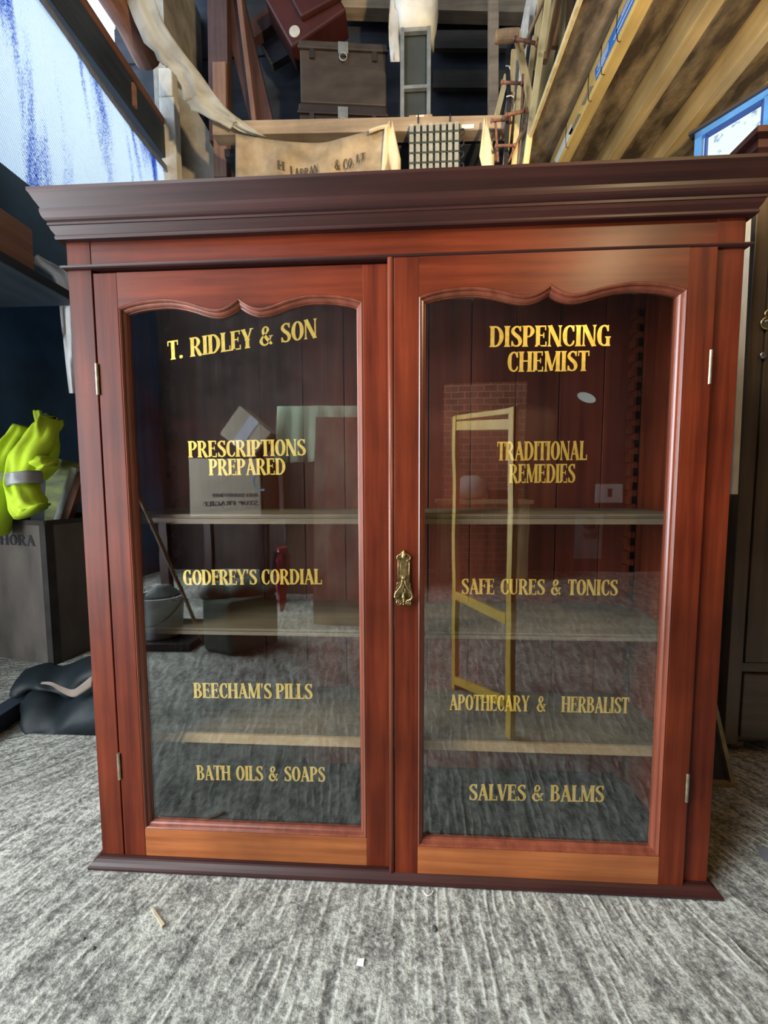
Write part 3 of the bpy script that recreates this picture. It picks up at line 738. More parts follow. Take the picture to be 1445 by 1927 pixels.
LINES_L = [("T. RIDLEY & SON", -.4075, -.1335, .9745, 1.0085, .0335, .30), ("PRESCRIPTIONS", -.3765, -.1575, .7985, .8005, .0300, .3), ("PREPARED", -.3385, -.1955, .7655, .7660, .0300, .3),
           ("GODFREY'S CORDIAL", -.3965, -.1320, .5585, .5625, .0290, .26), ("BEECHAM'S PILLS", -.3850, -.1530, .3365, .3400, .0300, .24), ("BATH OILS & SOAPS", -.3855, -.1310, .1690, .1745, .0300, .34)]
LINES_R = [("DISPENCING", .1695, .3715, .9835, .9810, .0350, .3), ("CHEMIST", .2005, .3370, .9410, .9400, .0340, .3), ("TRADITIONAL", .1855, .3390, .7885, .7885, .0330, .3), ("REMEDIES", .2070, .3205, .7490, .7490, .0330, .3),
           ("SAFE CURES & TONICS", .1255, .4005, .5485, .5485, .0285, .34), ("APOTHECARY &  HERBALIST", .1060, .4280, .3290, .3310, .0300, .52), ("SALVES & BALMS", .1435, .3905, .1530, .1590, .0320, .30)]
for dd, yl, LL in ((dl, ygl, LINES_L), (dr, ygr, LINES_R)):
    for txt, xa, xb, za, zb2, hh, spc in LL:
        mb = MB(); rv = Vector((xb - xa, 0, zb2 - za))
        lettering(mb, txt, (xa, yl + .0009, za), rv, (0, 0, 1), rv.length, hh, .0004, spc)
        o = mb.build('lettering', GOLD, dd)
        o['label'] = 'gold lettering reading ' + ' '.join(txt.split())
# hinges
for dd, x, y in ((dl, -.5298, -.001), (dr, .5268, -.005)):
    for za, zb2 in ((.911, .966), (.178, .231)):
        h = MB().tube([(x, y, za), (x, y, zb2)], .0030, 12)
        for k in range(1, 5): h.tube([(x, y, za + (zb2 - za) * k / 5 - .0004), (x, y, za + (zb2 - za) * k / 5 + .0004)], .0033, 12)
        h.box(x - .004, x + .004, y + .001, y + .005, za + .001, zb2 - .001)
        h.build('hinge', HINGE_M, dd)['label'] = 'narrow brass butt hinge'
# drop handle
hx, hz0, ppm = .0212, .6315, 7.0e-5
def hp(px, py, y): return Vector((hx + (px - 335) * ppm, y, hz0 - (py - 300) * ppm))
yh = -.0062
outl = [(335, 300), (300, 330), (260, 385), (190, 430), (150, 480), (165, 540), (185, 575), (175, 600), (185, 640), (185, 1120), (160, 1150), (165, 1220), (140, 1290), (110, 1380), (115, 1500), (150, 1600), (175, 1680), (260, 1705), (335, 1690)]
outl2 = outl + [(670 - a, b) for a, b in reversed(outl[1:-1])]
hb = MB().prism([hp(a, b, yh) for a, b in outl2], (0, -.0018, 0))
hb.box(hx - .0066, hx + .0066, yh - .0026, yh - .0016, hp(0, 1000, 0).z, hp(0, 640, 0).z)
hplate = hb.build('handle_plate', BRASS_OLD, dr, bevel=.0006)
hd = MB()
yh2 = yh - .0030
for s in (-1, 1):
    m_ = lambda a, b: hp(335 + s * (a - 335), b, yh2)
    hd.tube(catmull([m_(335, 345), m_(270, 400), m_(190, 440), m_(165, 490), m_(185, 540), m_(230, 560), m_(260, 590)], 4), [.0012] * 24 + [.0010], 8)
    hd.tube([m_(195, 600), m_(195, 1130)], .0011, 8)
    hd.tube(catmull([m_(195, 1130), m_(165, 1160), m_(185, 1215), m_(230, 1200)], 4), .0011, 8)
    for k, (a, b) in enumerate(((215, 1500), (265, 1530))):
        hd.tube([hp(335 + s * 12, 1210, yh2), m_(a, b)], [.0006, .0013], 8)
hd.lathe([(.0002, 0), (.0045, .001), (.0058, .004), (.0045, .008), (.0018, .013), (.0003, .016)], hp(335, 525, yh2 + .0005), 12)
hd.lathe([(.0003, 0), (.0048, .002), (.004, .006), (.0012, .012), (.0003, .015)], hp(335, 1560, yh2), 12)
hd.build('handle_relief', BRASS_OLD, dr, smooth=True)
pl = MB(); yp = yh - .0075
pl.lathe([(.0004, -.0075), (.0042, -.007), (.0050, -.004), (.0042, 0), (.003, .006)], hp(335, 1010, yh - .002), 12, 'y')
for s in (-1, 1):
    m_ = lambda a, b, y=yp: hp(335 + s * (a - 335), b, y)
    pl.tube(catmull([m_(325, 960, yh - .006), m_(300, 1050), m_(285, 1150), m_(220, 1270), m_(135, 1380), m_(115, 1480), m_(160, 1550), m_(235, 1580)], 4), [.0013] * 6 + [.0016] * 10 + [.0019] * 12 + [.0014], 10)
    pl.tube([m_(215 + 55 * math.cos(t), 1625 + 60 * math.sin(t)) for t in [2 * PI * k / 14 for k in range(15)]], .0017, 8)
    pl.lathe([(.0003, -.003), (.0018, -.002), (.0018, .002), (.0003, .003)], m_(215, 1625), 10, 'y')
for b in (1555, 1610, 1670):
    pl.lathe([(.0003, -.003), (.0021, -.0012), (.0021, .0012), (.0003, .003)], hp(335, b, yp), 10, 'y')
pl.build('handle_drop', BRASS_OLD, dr, smooth=True)
# white oval label stuck on the back board
oc = aty(1104, 748, .2475)
MB().prism([(oc.x + .021 * math.cos(t), .2492, oc.z + .011 * math.sin(t) - .006 * math.cos(t)) for t in [2 * PI * k / 18 for k in range(18)]], (0, -.0012, 0)).build('paper_label', PAPERW, cab)

# ================================================================== RIGHT SIDE: wardrobe, plank, picture
wr = thing('wardrobe', (1.35, 0.64, 0), 'dark oak wardrobe with a brass keyhole plate, behind the right end of the cabinet', 'wardrobe')
WX0, WX1, WY0, WY1 = .903, 1.80, .375, .90
MB().box(WX0, WX0 + .02, WY0 + .02, WY1, .03, 1.54).box(WX1 - .02, WX1, WY0 + .02, WY1, .03, 1.54).box(WX0 + .02, WX1 - .02, WY1 - .02, WY1, .03, 1.54).box(WX0 + .02, WX1 - .02, WY0 + .02, WY1 - .02, 1.52, 1.54).box(WX0 + .02, WX1 - .02, WY0 + .02, WY1 - .02, .03, .05).build('body', OAK, wr)
MB().box(WX0, WX0 + .036, WY0, WY0 + .02, .03, 1.54).build('stile', OAK, wr, bevel=.002)
MB().box(WX1 - .036, WX1, WY0, WY0 + .02, .03, 1.54).build('stile', OAK, wr, bevel=.002)
MB().box(WX0 + .036, WX1 - .036, WY0, WY0 + .02, 1.46, 1.54).build('top_rail', OAK_H, wr, bevel=.002)
MB().box(WX0 + .036, WX1 - .036, WY0 + .002, WY0 + .02, .235, .262).build('middle_rail', OAK_H, wr, bevel=.002)
wdr = MB().box(WX0 + .0385, WX0 + .11, WY0 - .004, WY0 + .016, .265, 1.457).box(WX1 - .11, WX1 - .0385, WY0 - .004, WY0 + .016, .265, 1.457).box(WX0 + .11, WX1 - .11, WY0 - .004, WY0 + .016, 1.36, 1.457).box(WX0 + .11, WX1 - .11, WY0 - .004, WY0 + .016, .265, .35).build('door', OAK, wr, bevel=.002)
MB().box(WX0 + .11, WX1 - .11, WY0 + .004, WY0 + .014, .35, 1.36).build('door_panel', OAK, wdr)
ec = aty(1438, 606, WY0 - .004)
esc = MB().lathe([(.016, 0), (.0165, -.0015), (.014, -.003), (.010, -.003)], (ec.x + .006, WY0 - .004, ec.z - .003), 24, 'y').lathe([(.013, 0), (.0135, -.0015), (.011, -.003), (.008, -.003)], (ec.x + .011, WY0 - .004, ec.z + .019), 24, 'y')
esc.build('keyhole_plate', BRASS, wdr, smooth=True)
MB().tube([(ec.x - .004, WY0 - .010, ec.z - .002), (ec.x + .022, WY0 - .030, ec.z + .010)], .0022, 8).build('key', STEEL, wdr)
lk = aty(1435, 669, WY0 - .004)
MB().lathe([(.008, 0), (.0085, -.002), (.006, -.004), (.003, -.0035)], (lk.x, WY0 - .004, lk.z), 20, 'y').build('lock', STEEL, wdr, smooth=True)
drw = MB().box(WX0 + .0385, WX1 - .0385, WY0 - .004, WY0 + .016, .052, .232).build('drawer', OAK_H, wr, bevel=.003)
MB().lathe([(.010, 0), (.012, -.004), (.018, -.014), (.012, -.022), (.001, -.024)], (1.35, WY0 - .004, .14), 20, 'y').build('knob', BRASS, drw, smooth=True)
MB().moulding([(-.004, 1.500), (.006, 1.502), (.010, 1.512), (.022, 1.530), (.040, 1.544), (.040, 1.562), (.056, 1.566), (.056, 1.580), (-.004, 1.580)], WX0, WX1, WY0, WY1, .02).build('cornice', MAHO_D, wr)
for x in (WX0 + .05, WX1 - .05):
    for y in (WY0 + .05, WY1 - .06):
        MB().lathe([(.022, 0), (.034, .008), (.036, .020), (.026, .030)], (x, y, 0), 16).build('foot', OAK, wr, smooth=True)

pp0, pp1 = aty(1401, 412, .345), aty(1375, 930, .345)
MB().prism([(pp0.x - .008, .335, pp0.z + .02), (pp0.x + .007, .335, pp0.z + .02), (pp1.x + .009, .335, pp1.z), (pp1.x - .006, .335, pp1.z)], (0, .03, 0)).build('plank', PALEPLANK, label='pale flaking upright plank in the gap between the cabinet and the dark wardrobe', cat='plank')
MB().box(.805, .872, .41, .50, 0, pp1.z).build('black_board', DARKPIC, label='black upright board in the gap below the pale flaking plank', cat='board')

pf = thing('picture_frame', (.79, .275, 0), 'framed dark picture leaning on the floor behind the cabinet\'s lower right corner', 'picture')
q0, q1 = Vector((.832, .262, .005)), Vector((.812, .330, .245))
fm = MB()
wv = Vector((-.16, .0, .0))
fm.bar(q0, q1, .010, .014, (0, 1, 0)).bar(q0 + wv, q1 + wv, .010, .014, (0, 1, 0)).bar(q0 + Vector((.004, 0, 0)), q0 + wv, .014, .010, (0, 0, 1)).bar(q1 + Vector((.004, 0, 0)), q1 + wv, .014, .010, (0, 0, 1))
fm.build('frame', GILT, pf)
MB().prism([q0 + Vector((0, .004, 0)), q0 + wv + Vector((0, .004, 0)), q1 + wv + Vector((0, .004, 0)), q1 + Vector((0, .004, 0))], (0, .003, 0)).build('picture', DARKPIC, pf)

# ================================================================== LOFT OVER THE RIGHT SIDE: joists
def joist(x0, x1, zt, mat, label, y1=2.38):
    return MB().box(x0, x1, -2.55, y1, 2.35, zt).build('ceiling_joist', mat, label=label, cat='joist', group='joists under the right-hand loft', bevel=.003)
lum = thing('lumber_beam', (.825, .0, 2.35), 'yellow timber with blue stickers and wire ties under the stained loft boards', 'timber')
MB().box(.800, .851, -2.5, 2.38, 2.35, 2.464).build('beam', YELLOW_LUMBER, lum, bevel=.003)
def lum_pt(u, v): return atx(u, v, .7985)
def on_face(pts, th=.0012): return MB().prism([p + Vector((0, 0, 0)) for p in pts], (-th, 0, 0))
def face_rect(y0, y1, za, zb, skew=0.0):
    return [Vector((.7995, y0, za)), Vector((.7995, y1, za)), Vector((.7995, y1 + skew, zb)), Vector((.7995, y0 + skew, zb))]
pa, pb = lum_pt(1190, 0), lum_pt(1121, 155)
for y0, y1 in ((pa.y - .35, pa.y + .14), (pa.y + .142, pb.y)):
    on_face(face_rect(y0, y1, 2.372, 2.425, .012)).build('blue_sticker', BLUELABEL, lum)
    for k, (f0, f1, zz) in enumerate(((.10, .85, 2.412), (.10, .92, 2.402), (.12, .7, 2.392), (.3, .95, 2.382))):
        on_face(face_rect(y0 + (y1 - y0) * f0, y0 + (y1 - y0) * f1, zz, zz + .0045, .001), .0022).build('sticker_print', PAPERW, lum)
on_face(face_rect(pb.y + .02, pb.y + .10, 2.375, 2.400, .03)).build('torn_sticker', plain('grey_sticker_backing', (.22, .19, .14), .8), lum)
on_face(face_rect(pb.y + .13, pb.y + .23, 2.365, 2.392, .03)).build('torn_sticker', bpy.data.materials['grey_sticker_backing'], lum)
pc = lum_pt(1068, 245)
on_face(face_rect(pc.y - .06, pc.y + .42, 2.370, 2.415, .02)).build('white_sticker', PAPERW, lum)
mb = MB(); lettering(mb, "TER", (.7975, pc.y + .38, 2.376), (0, -1, 0), (0, 0, 1), .24, .034, .001); mb.build('sticker_lettering', BLACKINK, lum)
for u, v in ((1162, 33), (1132, 97), (1108, 146), (1066, 226)):
    y = lum_pt(u, v).y
    MB().tube([(.7975, y, 2.462), (.7972, y + .004, 2.41), (.7972, y - .006, 2.352), (.81, y - .008, 2.3485)], .0013, 6).build('wire_tie', WIRE_M, lum)
joist(1.035, 1.092, 2.464, JOIST_M, 'pale yellow ceiling joist next to the right of the stickered timber')
joist(1.292, 1.347, 2.464, JOIST_M, 'knotty pale ceiling joist reaching down to the blue window')
joist(1.575, 1.635, 2.464, JOIST_M, 'ceiling joist in the top right corner, above the blue window')
MB().box(.640, .6535, -1.0, 2.3, 2.448, 2.462).box(.646, .6535, -1.0, 2.3, 2.462, 2.490).build('edge_batten', PALEWOOD[1], label='thin pale batten along the left edge of the stained loft boards', cat='batten')

# ================================================================== BACK LOFT
bl = aty(462, 252, 1.50); br_ = aty(905, 244, 1.50)
MB().bar((-1.0, 1.50, 2.655), (.60, 1.50, 2.608), .07, .07, (0, 0, 1)).build('crossbeam', BEAM_M, label='paint-flecked grey brown beam spanning the back behind the cabinet top', cat='beam', bevel=.003)
BMZ = lambda x: 2.655 + (x + 1.0) / 1.6 * (2.608 - 2.655)
lp = aty(880, 239, 1.463)
MB().box(lp.x - .032, lp.x + .032, 1.4595, 1.4635, lp.z - .010, lp.z + .010).build('paper_tag', PAPERW, label='small white paper tag on the beam beside the ribbed grid', cat='label')

def post(u0, v0, u1, v1, y, w_, d_, mat, name, label, cat, zlow=None, group=None):
    a, b = aty(u0, v0, y), aty(u1, v1, y)
    if zlow is not None:
        t = (zlow - a.z) / (b.z - a.z); b = a + (b - a) * t
    e = (a - b).normalized() * .35
    return MB().bar(b, a + e, w_, d_, (0, 1, 0)).build(name, mat, label=label, cat=cat, bevel=.002, group=group)
post(928, 0, 927.5, 235, 1.72, .052, .05, BEAM_M, 'upright_post', 'slim grey upright post right of the grey metal frame', 'post', 2.627)
post(413, 0, 416, 240, 1.92, .125, .07, DARKTIMBER, 'wall_post', 'dark upright post against the left end of the back wall', 'post', 2.95)
post(418, 238, 419, 340, 1.90, .085, .07, wood('post_end_painted_lit', (.20, .10, .065), (.36, .20, .13), 'z', .7, 25, 1.5, 0, .2, .3), 'wall_post_lit_end', 'lower end of the dark post, painted lit brown, left of the canvas sack', 'post')  # lighter wood paints the light on the dark post's lower end
post(440, 10, 497, 245, 1.98, .15, .06, DARKTIMBER, 'leaning_plank', 'dark plank leaning left behind the canvas sack and trunks', 'plank', 2.627)
post(452, 0, 482, 245, 1.90, .03, .05, wood('brown_batten', (.16, .075, .05), (.28, .14, .095), 'z', .7, 25, 1.5, 0, .2, .3), 'leaning_batten', 'narrow brown batten leaning along the dark plank', 'batten', 2.627)  # batten wood, a paler brown than the dark plank
MB().bar(aty(455, 80, 2.2), aty(600, -25, 2.2), .11, .06, (0, 1, 0)).build('diagonal_brace', DARKTIMBER, label='dark diagonal brace up behind the red case', cat='brace')
MB().bar(aty(500, 105, 2.3), aty(575, 60, 2.3), .2, .05, (0, 1, 0)).build('slanted_board', wood('grey_brace', (.05, .05, .06), (.09, .09, .11), 'x', .8), label='grey slanted board in the dark behind the trunks', cat='board')
MB().bar(aty(640, 6, 2.3), aty(990, 16, 2.3), .08, .14, (0, 0, 1)).build('roof_purlin', BEAM_M, label='brown horizontal purlin high across the back wall', cat='beam')
for v, lb in ((78, 'upper dim rail on the dark back wall right of the metal frame'), (152, 'lower dim rail on the dark back wall right of the metal frame')):
    MB().bar(aty(815, v, 2.36), aty(955, v, 2.36), .03, .12, (0, 0, 1)).build('wall_rail', wood('dim_rail', (.055, .045, .035), (.095, .08, .065), 'x', .8), label=lb, cat='rail')

# trunks
def trunk(cx, cy, z0, w_, d_, h_, lid, rot, mat, label, group):
    t = thing('tin_trunk', (cx, cy, z0), label, 'trunk')
    c, s = math.cos(rot), math.sin(rot)
    R = lambda x, y, z: Vector((cx + x * c - y * s, cy + x * s + y * c, z0 + z))
    def bx(x0, x1, y0, y1, za, zb):
        return [R(x0, y0, za), R(x1, y0, za), R(x1, y1, za), R(x0, y1, za), R(x0, y0, zb), R(x1, y0, zb), R(x1, y1, zb), R(x0, y1, zb)]
    FS = [(0, 3, 2, 1), (4, 5, 6, 7), (0, 1, 5, 4), (1, 2, 6, 5), (2, 3, 7, 6), (3, 0, 4, 7)]
    MB().add(bx(-w_ / 2, w_ / 2, 0, d_, 0, h_ - lid), FS).build('body', mat, t, bevel=.008)
    e = .006
    MB().add(bx(-w_ / 2 - e, w_ / 2 + e, -e, d_ + e, h_ - lid + .001, h_), FS).build('lid', mat, t, bevel=.010)
    MB().add(bx(-w_ / 2 - .012, w_ / 2 + .012, -.014, 0, h_ - lid - .008, h_ - lid + .008), FS).build('rim', mat, t, bevel=.004)
    hs = MB().add(bx(-.03, .03, -.018, -.006, h_ - lid - .035, h_ - lid + .03), FS)
    hs.tube([R(.022 * math.cos(a), -.02, h_ - lid - .055 + .022 * math.sin(a)) for a in [2 * PI * k / 14 for k in range(15)]], .004, 8)
    hs.build('hasp', STEELGREY, t)
    for x in (-w_ * .36, w_ * .36):
        MB().add(bx(x - .014, x + .014, -.012, -.004, h_ - lid - .06, h_ - lid - .005), FS).build('clasp', DARKTIN, t)
    return t
tl = aty(562, 200, 1.76); tr2 = aty(726, 200, 1.76); wt = tr2.x - tl.x
trunk((tl.x + tr2.x) / 2, 1.80, 2.627, wt, .36, .415, .055, .10, TIN2, 'maroon tin trunk at the bottom of the stack on the back loft', None)
trunk((tl.x + tr2.x) / 2 + .005, 1.80, 3.048, wt - .005, .36, .345, .045, .10, TIN, 'dusty brown tin trunk stacked on the maroon one', None)
rc = thing('red_case', (-.50, 1.98, 3.396), 'worn red case with a round pale sticker, tilted on top of the trunks', 'case')
ra, rb2 = aty(560, 72, 1.90), aty(650, 10, 1.90)
dirv = (rb2 - ra).normalized()
upv = Vector((-dirv.z, 0, dirv.x))
o0 = aty(548, 88, 1.90)
MB().prism([o0, o0 + dirv * .40, o0 + dirv * .40 + upv * .34, o0 + upv * .34], (0, .16, 0)).build('body', REDCASE, rc, bevel=.012)
MB().prism([o0 + dirv * .13 + upv * .08, o0 + dirv * .42 + upv * .05, o0 + dirv * .42 + upv * .25, o0 + dirv * .13 + upv * .27], (0, -.035, 0)).build('front_pocket', REDCASE, rc, bevel=.008)
sc_ = aty(551, 58, 1.893)
MB().lathe([(.034, 0), (.034, -.004), (.026, -.005), (.001, -.005)], (sc_.x + .01, 1.899, sc_.z), 24, 'y').build('sticker', STICKER, rc)
MB().tube([o0 + dirv * .06 + upv * .34 + Vector((0, .08, 0)), o0 + dirv * .12 + upv * .38 + Vector((0, .08, 0)), o0 + dirv * .28 + upv * .38 + Vector((0, .08, 0)), o0 + dirv * .34 + upv * .34 + Vector((0, .08, 0))], .009, 8).build('handle', BLACKRUB, rc)

# grey metal frame with a wrapped bundle on it
mf = thing('metal_frame', (.09, 1.70, 2.627), 'tall narrow grey metal frame with dark panels, right of the tin trunks', 'frame')
a0, a1 = aty(753, 0, 1.68), aty(811, 0, 1.68)
zt_ = aty(780, 50, 1.68).z; zm = aty(780, 162, 1.68).z
MB().box(a0.x, a0.x + .022, 1.68, 1.705, 2.627, zt_).build('upright', STEELGREY, mf)
MB().box(a1.x - .022, a1.x, 1.68, 1.705, 2.627, zt_).build('upright', STEELGREY, mf)
MB().box(a0.x + .022, a1.x - .022, 1.682, 1.703, zt_ - .022, zt_).build('top_bar', STEELGREY, mf)
MB().box(a0.x + .022, a1.x - .022, 1.682, 1.703, zm - .009, zm + .009).build('middle_bar', STEELGREY, mf)
MB().box(a0.x + .022, a1.x - .022, 1.712, 1.72, 2.627, zt_).build('panel', DARKPANEL, mf)
wb = MB(); g = []
for i in range(9):
    z_ = zt_ + .005 + i * .07; row = []
    for k in range(16):
        t = 2 * PI * k / 16; r_ = .085 + .012 * math.sin(3 * t + i) + .006 * i
        row.append(((a0.x + a1.x) / 2 + r_ * 1.25 * math.copysign(abs(math.cos(t)) ** .6, math.cos(t)), 1.76 + r_ * 1.1 * math.copysign(abs(math.sin(t)) ** .6, math.sin(t)), z_))
    g.append(row)
vs = [p for r in g for p in r]; fs = [(i * 16 + k, i * 16 + (k + 1) % 16, (i + 1) * 16 + (k + 1) % 16, (i + 1) * 16 + k) for i in range(8) for k in range(16)] + [tuple(range(16)), tuple(8 * 16 + k for k in range(16))]
wb.add(vs, fs).build('wrapped_bundle', PAPERW, label='white wrapped bundle standing on the grey metal frame', cat='bundle', smooth=True)
pg = []
for j in range(9):
    v = -60 + j * 22
    pg.append([aty(733 + k * 5.0 + (2 * math.sin(j * .9)) - .1 * k * max(0, j - 4), v, 1.70 + .012 * math.sin(k * 2.2 + j)) for k in range(5)])
MB().sheet(pg, .002).build('plastic_wrap', WHITESHEET, label='clear wrinkled plastic hanging down the left of the grey metal frame', cat='plastic', smooth=True)
tb = thing('hand_tool', (.09, 1.62, 2.627), 'small brown wooden tool with a white label lying before the metal frame', 'tool')
tz = aty(790, 226, 1.51); tz.z = BMZ(tz.x) + .0375
MB().box(tz.x - .06, tz.x + .065, 1.485, 1.535, tz.z, tz.z + .026).build('body', PALEWOOD[3], tb, bevel=.005)
MB().box(tz.x - .02, tz.x + .02, 1.483, 1.4849, tz.z + .006, tz.z + .020).build('label', PAPERW, tb)

# canvas sack over the beam
sk = thing('canvas_sack', (-.45, 1.43, 2.43), 'old printed canvas sack hung along the beam, its pale corner knotted over', 'sack')
topE = catmull([(443, 251), (480, 258), (520, 264), (565, 268), (610, 268), (645, 259), (690, 247), (724, 234)], 4)
botE = [(443 + (738 - 443) * i / (len(topE) - 1), 352) for i in range(len(topE))]
def sack_pt(i, t):
    (u0, v0), (u1, v1) = topE[i], botE[i]
    u = u0 + (u1 - u0) * t; v = v0 + (v1 - v0) * t
    return aty(u, v, 1.432 + .010 * math.sin(u * .055 + t * 2.2) + .009 * math.sin(u * .085 - t * 4) + .007 * math.sin((u - 443) * .10 * (1 - .5 * t) + t * 9) - .03 * t * max(0, (u - 650) / 80) + .03 * math.exp(-((u - 690 + 60 * t) / 16) ** 2) * t)
MB().sheet([[sack_pt(i, t / 8) for i in range(len(topE))] for t in range(9)], .003).build('cloth', CANVAS, sk, smooth=True)
tail = []
for j in range(9):
    v = 227 + j * 14.5; t = j / 8
    xl = 724 - 1 * j + (8 if j == 0 else 0); xr = 738 + 16 * min(1, t * 1.6)
    tail.append([aty(xl + (xr - xl) * k / 6, v, 1.418 - .016 * math.sin(k * 1.35 + .25 * j) - .010 * math.sin(PI * k / 6)) for k in range(7)])
MB().sheet(tail, .003).build('folded_corner', CANVAS_PALE, sk, smooth=True)
MB().sheet([[aty(694 + 8 * k, 241 - 2.2 * k + (k - 2.5) ** 2 * .3 + 4.5 * j, 1.425 - .02 * math.sin(PI * j / 2)) for k in range(6)] for j in range(3)], .006).build('folded_corner', CANVAS_PALE, sk, smooth=True)
def on_sack(p):
    """lay a point of the print onto the cloth"""
    d = p - CAM; wz = d.dot(FW); u = CX + F_PX * d.dot(RT) / wz; v = CY - F_PX * d.dot(UP) / wz
    i = min(range(len(topE)), key=lambda k: abs(topE[k][0] - u)); i = max(1, min(len(topE) - 2, i))
    j = i + 1 if topE[i][0] < u else i - 1
    f = (u - topE[i][0]) / (topE[j][0] - topE[i][0]) if topE[j][0] != topE[i][0] else 0
    t = max(0, min(1, (v - topE[i][1]) / (352 - topE[i][1])))
    return sack_pt(i, t).y * (1 - f) + sack_pt(j, t).y * f
for txt, u0, v0, u1, v1, hpx in (("H", 525, 324, 537, 324.5, 13), ("LABRAN", 546, 329, 600, 329, 15), ("& CO.", 630, 318, 667, 312, 14), ("LT", 671, 307, 687, 302, 13)):
    pA, pB = aty(u0, v0, 1.425), aty(u1, v1, 1.425); mb = MB()
    lettering(mb, txt, pA, pB - pA, (0, 0, 1), (pB - pA).length, hpx * (1.425 + .682) / 723, .0006)
    mb.v = [Vector((p.x, on_sack(p) - .012 + (p.y - 1.425), p.z)) for p in mb.v]
    mb.build('lettering', INK, sk)

# ribbed grid hanging from the beam
gr = thing('ribbed_grid', (.19, 1.44, 2.40), 'hanging grid of small grey ribbed pads in dark green holders, on the beam', 'grid')
gx0, gx1 = aty(769, 240, 1.44).x, aty(866, 240, 1.44).x
gz1 = aty(800, 233, 1.44).z
rows, cols = 6, 8; pw = (gx1 - gx0) / cols; phh = .0485
MB().box(gx0, gx1, 1.448, 1.456, gz1 - rows * phh, gz1).build('backing', PADGREEN, gr)
rb = MB()
for r in range(rows): rb.box(gx0, gx1, 1.436, 1.448, gz1 - (r + 1) * phh, gz1 - (r + 1) * phh + .006)
rb.build('holder_rail', PADGREEN, gr)
for r in range(rows):
    for c in range(cols):
        pd = MB(); x = gx0 + c * pw; zb_ = gz1 - (r + 1) * phh + .0065
        for k in range(6):
            pd.box(x + .004 + k * (pw - .012) / 6, x + .004 + (k + .72) * (pw - .012) / 6, 1.432, 1.4475, zb_, zb_ + phh - .011)
        pd.box(x + .004, x + pw - .008, 1.438, 1.4475, zb_, zb_ + phh - .011)
        pd.build('pad', PAD, gr)
for r in range(4):
    MB().tube(catmull([(gx1 + .002, 1.45, gz1 - .03 - r * .055), (gx1 + .016, 1.44, gz1 - .035 - r * .055), (gx1 + .018, 1.44, gz1 - .052 - r * .055), (gx1 + .006, 1.45, gz1 - .058 - r * .055)], 4), .004, 8).build('hook', BLACKRUB, gr)
for x in (gx0 + .05, gx1 - .05):
    MB().tube(catmull([(x, 1.452, gz1 - .01), (x, 1.456, BMZ(x) + .03), (x, 1.470, BMZ(x) + .0385), (x, 1.50, BMZ(x) + .0395)], 3), .003, 6).build('hanger', WIRE_M, gr)

# tan cloth beside the grid
tg = []
for j in range(9):
    v = 218 + j * 12.5; t = j / 8
    xl = 911 - 12 * t if j < 6 else 902 + (j - 6) * 3; xr = 914 + 16 * min(1, t * 1.4)
    tg.append([aty(xl + (xr - xl) * k / 4, v, 1.41 - .012 * math.sin(k * 1.9 + .4 * j)) for k in range(5)])
MB().sheet(tg, .003).build('cloth_rag', CANVAS_PALE, label='tan cloth rag hanging between the ribbed grid and the sticks', cat='cloth', smooth=True)

# ---- bundle of sticks and clamps leaning against the loft edge
def stick(u0, v0, u1, v1, y, wpx, mat, label, dpx=None, name='wooden_stick', cat='stick', ext0=.25, ext1=.12, round_=False, y2=None):
    a, b = aty(u0, v0, y if y2 is None else y2), aty(u1, v1, y); k = (y + .682) / 723; d = (a - b).normalized()
    a = a + d * ext0; b = b - d * ext1
    if round_: m = MB().tube([b, (a + b) / 2, a], wpx * k / 2, 10)
    else: m = MB().bar(b, a, wpx * k, (dpx or wpx * .6) * k, (0, 1, 0))
    return m.build(name, mat, label=label, cat=cat, group='timber leaning at the loft edge', bevel=0 if round_ else .0012, smooth=False)
P0, P1, P2, P3 = PALEWOOD
stick(1001, 0, 979, 112, 1.62, 19, WHITEBOARD, 'wide whitewashed board at the back of the stick bundle', 5, 'whitewashed_board', 'board', ext1=.35)
stick(1031, 0, 990, 302, 1.38, 10, P1, 'long straight pale stick, rightmost front one of the bundle', 7)
stick(971, 57, 997, 188, 1.42, 11, P0, 'short pale stick leaning the other way across the bundle', 6, ext0=.0, ext1=.10)
stick(953, 142, 933, 225, 1.55, 9, P1, 'short pale stick at the left edge of the bundle', 5, ext0=0)
stick(967, 95, 962, 175, 1.57, 9, P0, 'curved light brown stick behind the black strap', 5, ext0=0, ext1=.0)
stick(1023, 0, 985, 90, 1.45, 6, P3, 'thin round brown pole slanting across the whitewashed board', round_=True, name='thin_pole', cat='pole', ext1=0)
stick(1043, 55, 1014, 210, 1.68, 17, P1, 'broad yellow board half hidden behind the longest stick', 5, 'yellow_board', 'board')
stick(1052, 0, 1034, 70, 1.56, 13, P2, 'orange brown square stick at the top of the bundle', 10)
stick(1066, -10, 1052, 90, 1.66, 26, P2, 'wide orange board touching the stained loft boards', 5, 'orange_board', 'board', ext1=0)
stick(1017, 0, 1008, 90, 1.55, 9, P1, 'straw coloured stick right of the whitewashed board', 6)
stick(1041, 0, 1030, 60, 1.50, 6, P0, 'narrow pale stick beside the orange square one', 6, ext1=.1)
stick(1060, 20, 1056, 80, 1.61, 8, P1, 'short pale stick between the orange pieces', 6, ext1=.05)
stick(984, 110, 975, 215, 1.58, 9, WHITEBOARD, 'narrow whitewashed lath in the middle of the bundle', 4, 'whitewashed_lath', 'lath')
stick(975, 205, 967, 302, 1.43, 9, P1, 'pale stick low in the bundle, above the cornice', 6, ext0=.1)
stick(960, 215, 951, 302, 1.425, 8, P0, 'light stick beside the rusty rods, low in the bundle', 5, ext0=.1)
stick(946, 180, 936, 260, 1.58, 6, P2, 'thin reddish stick beside the short pale one', 5, ext0=.0)
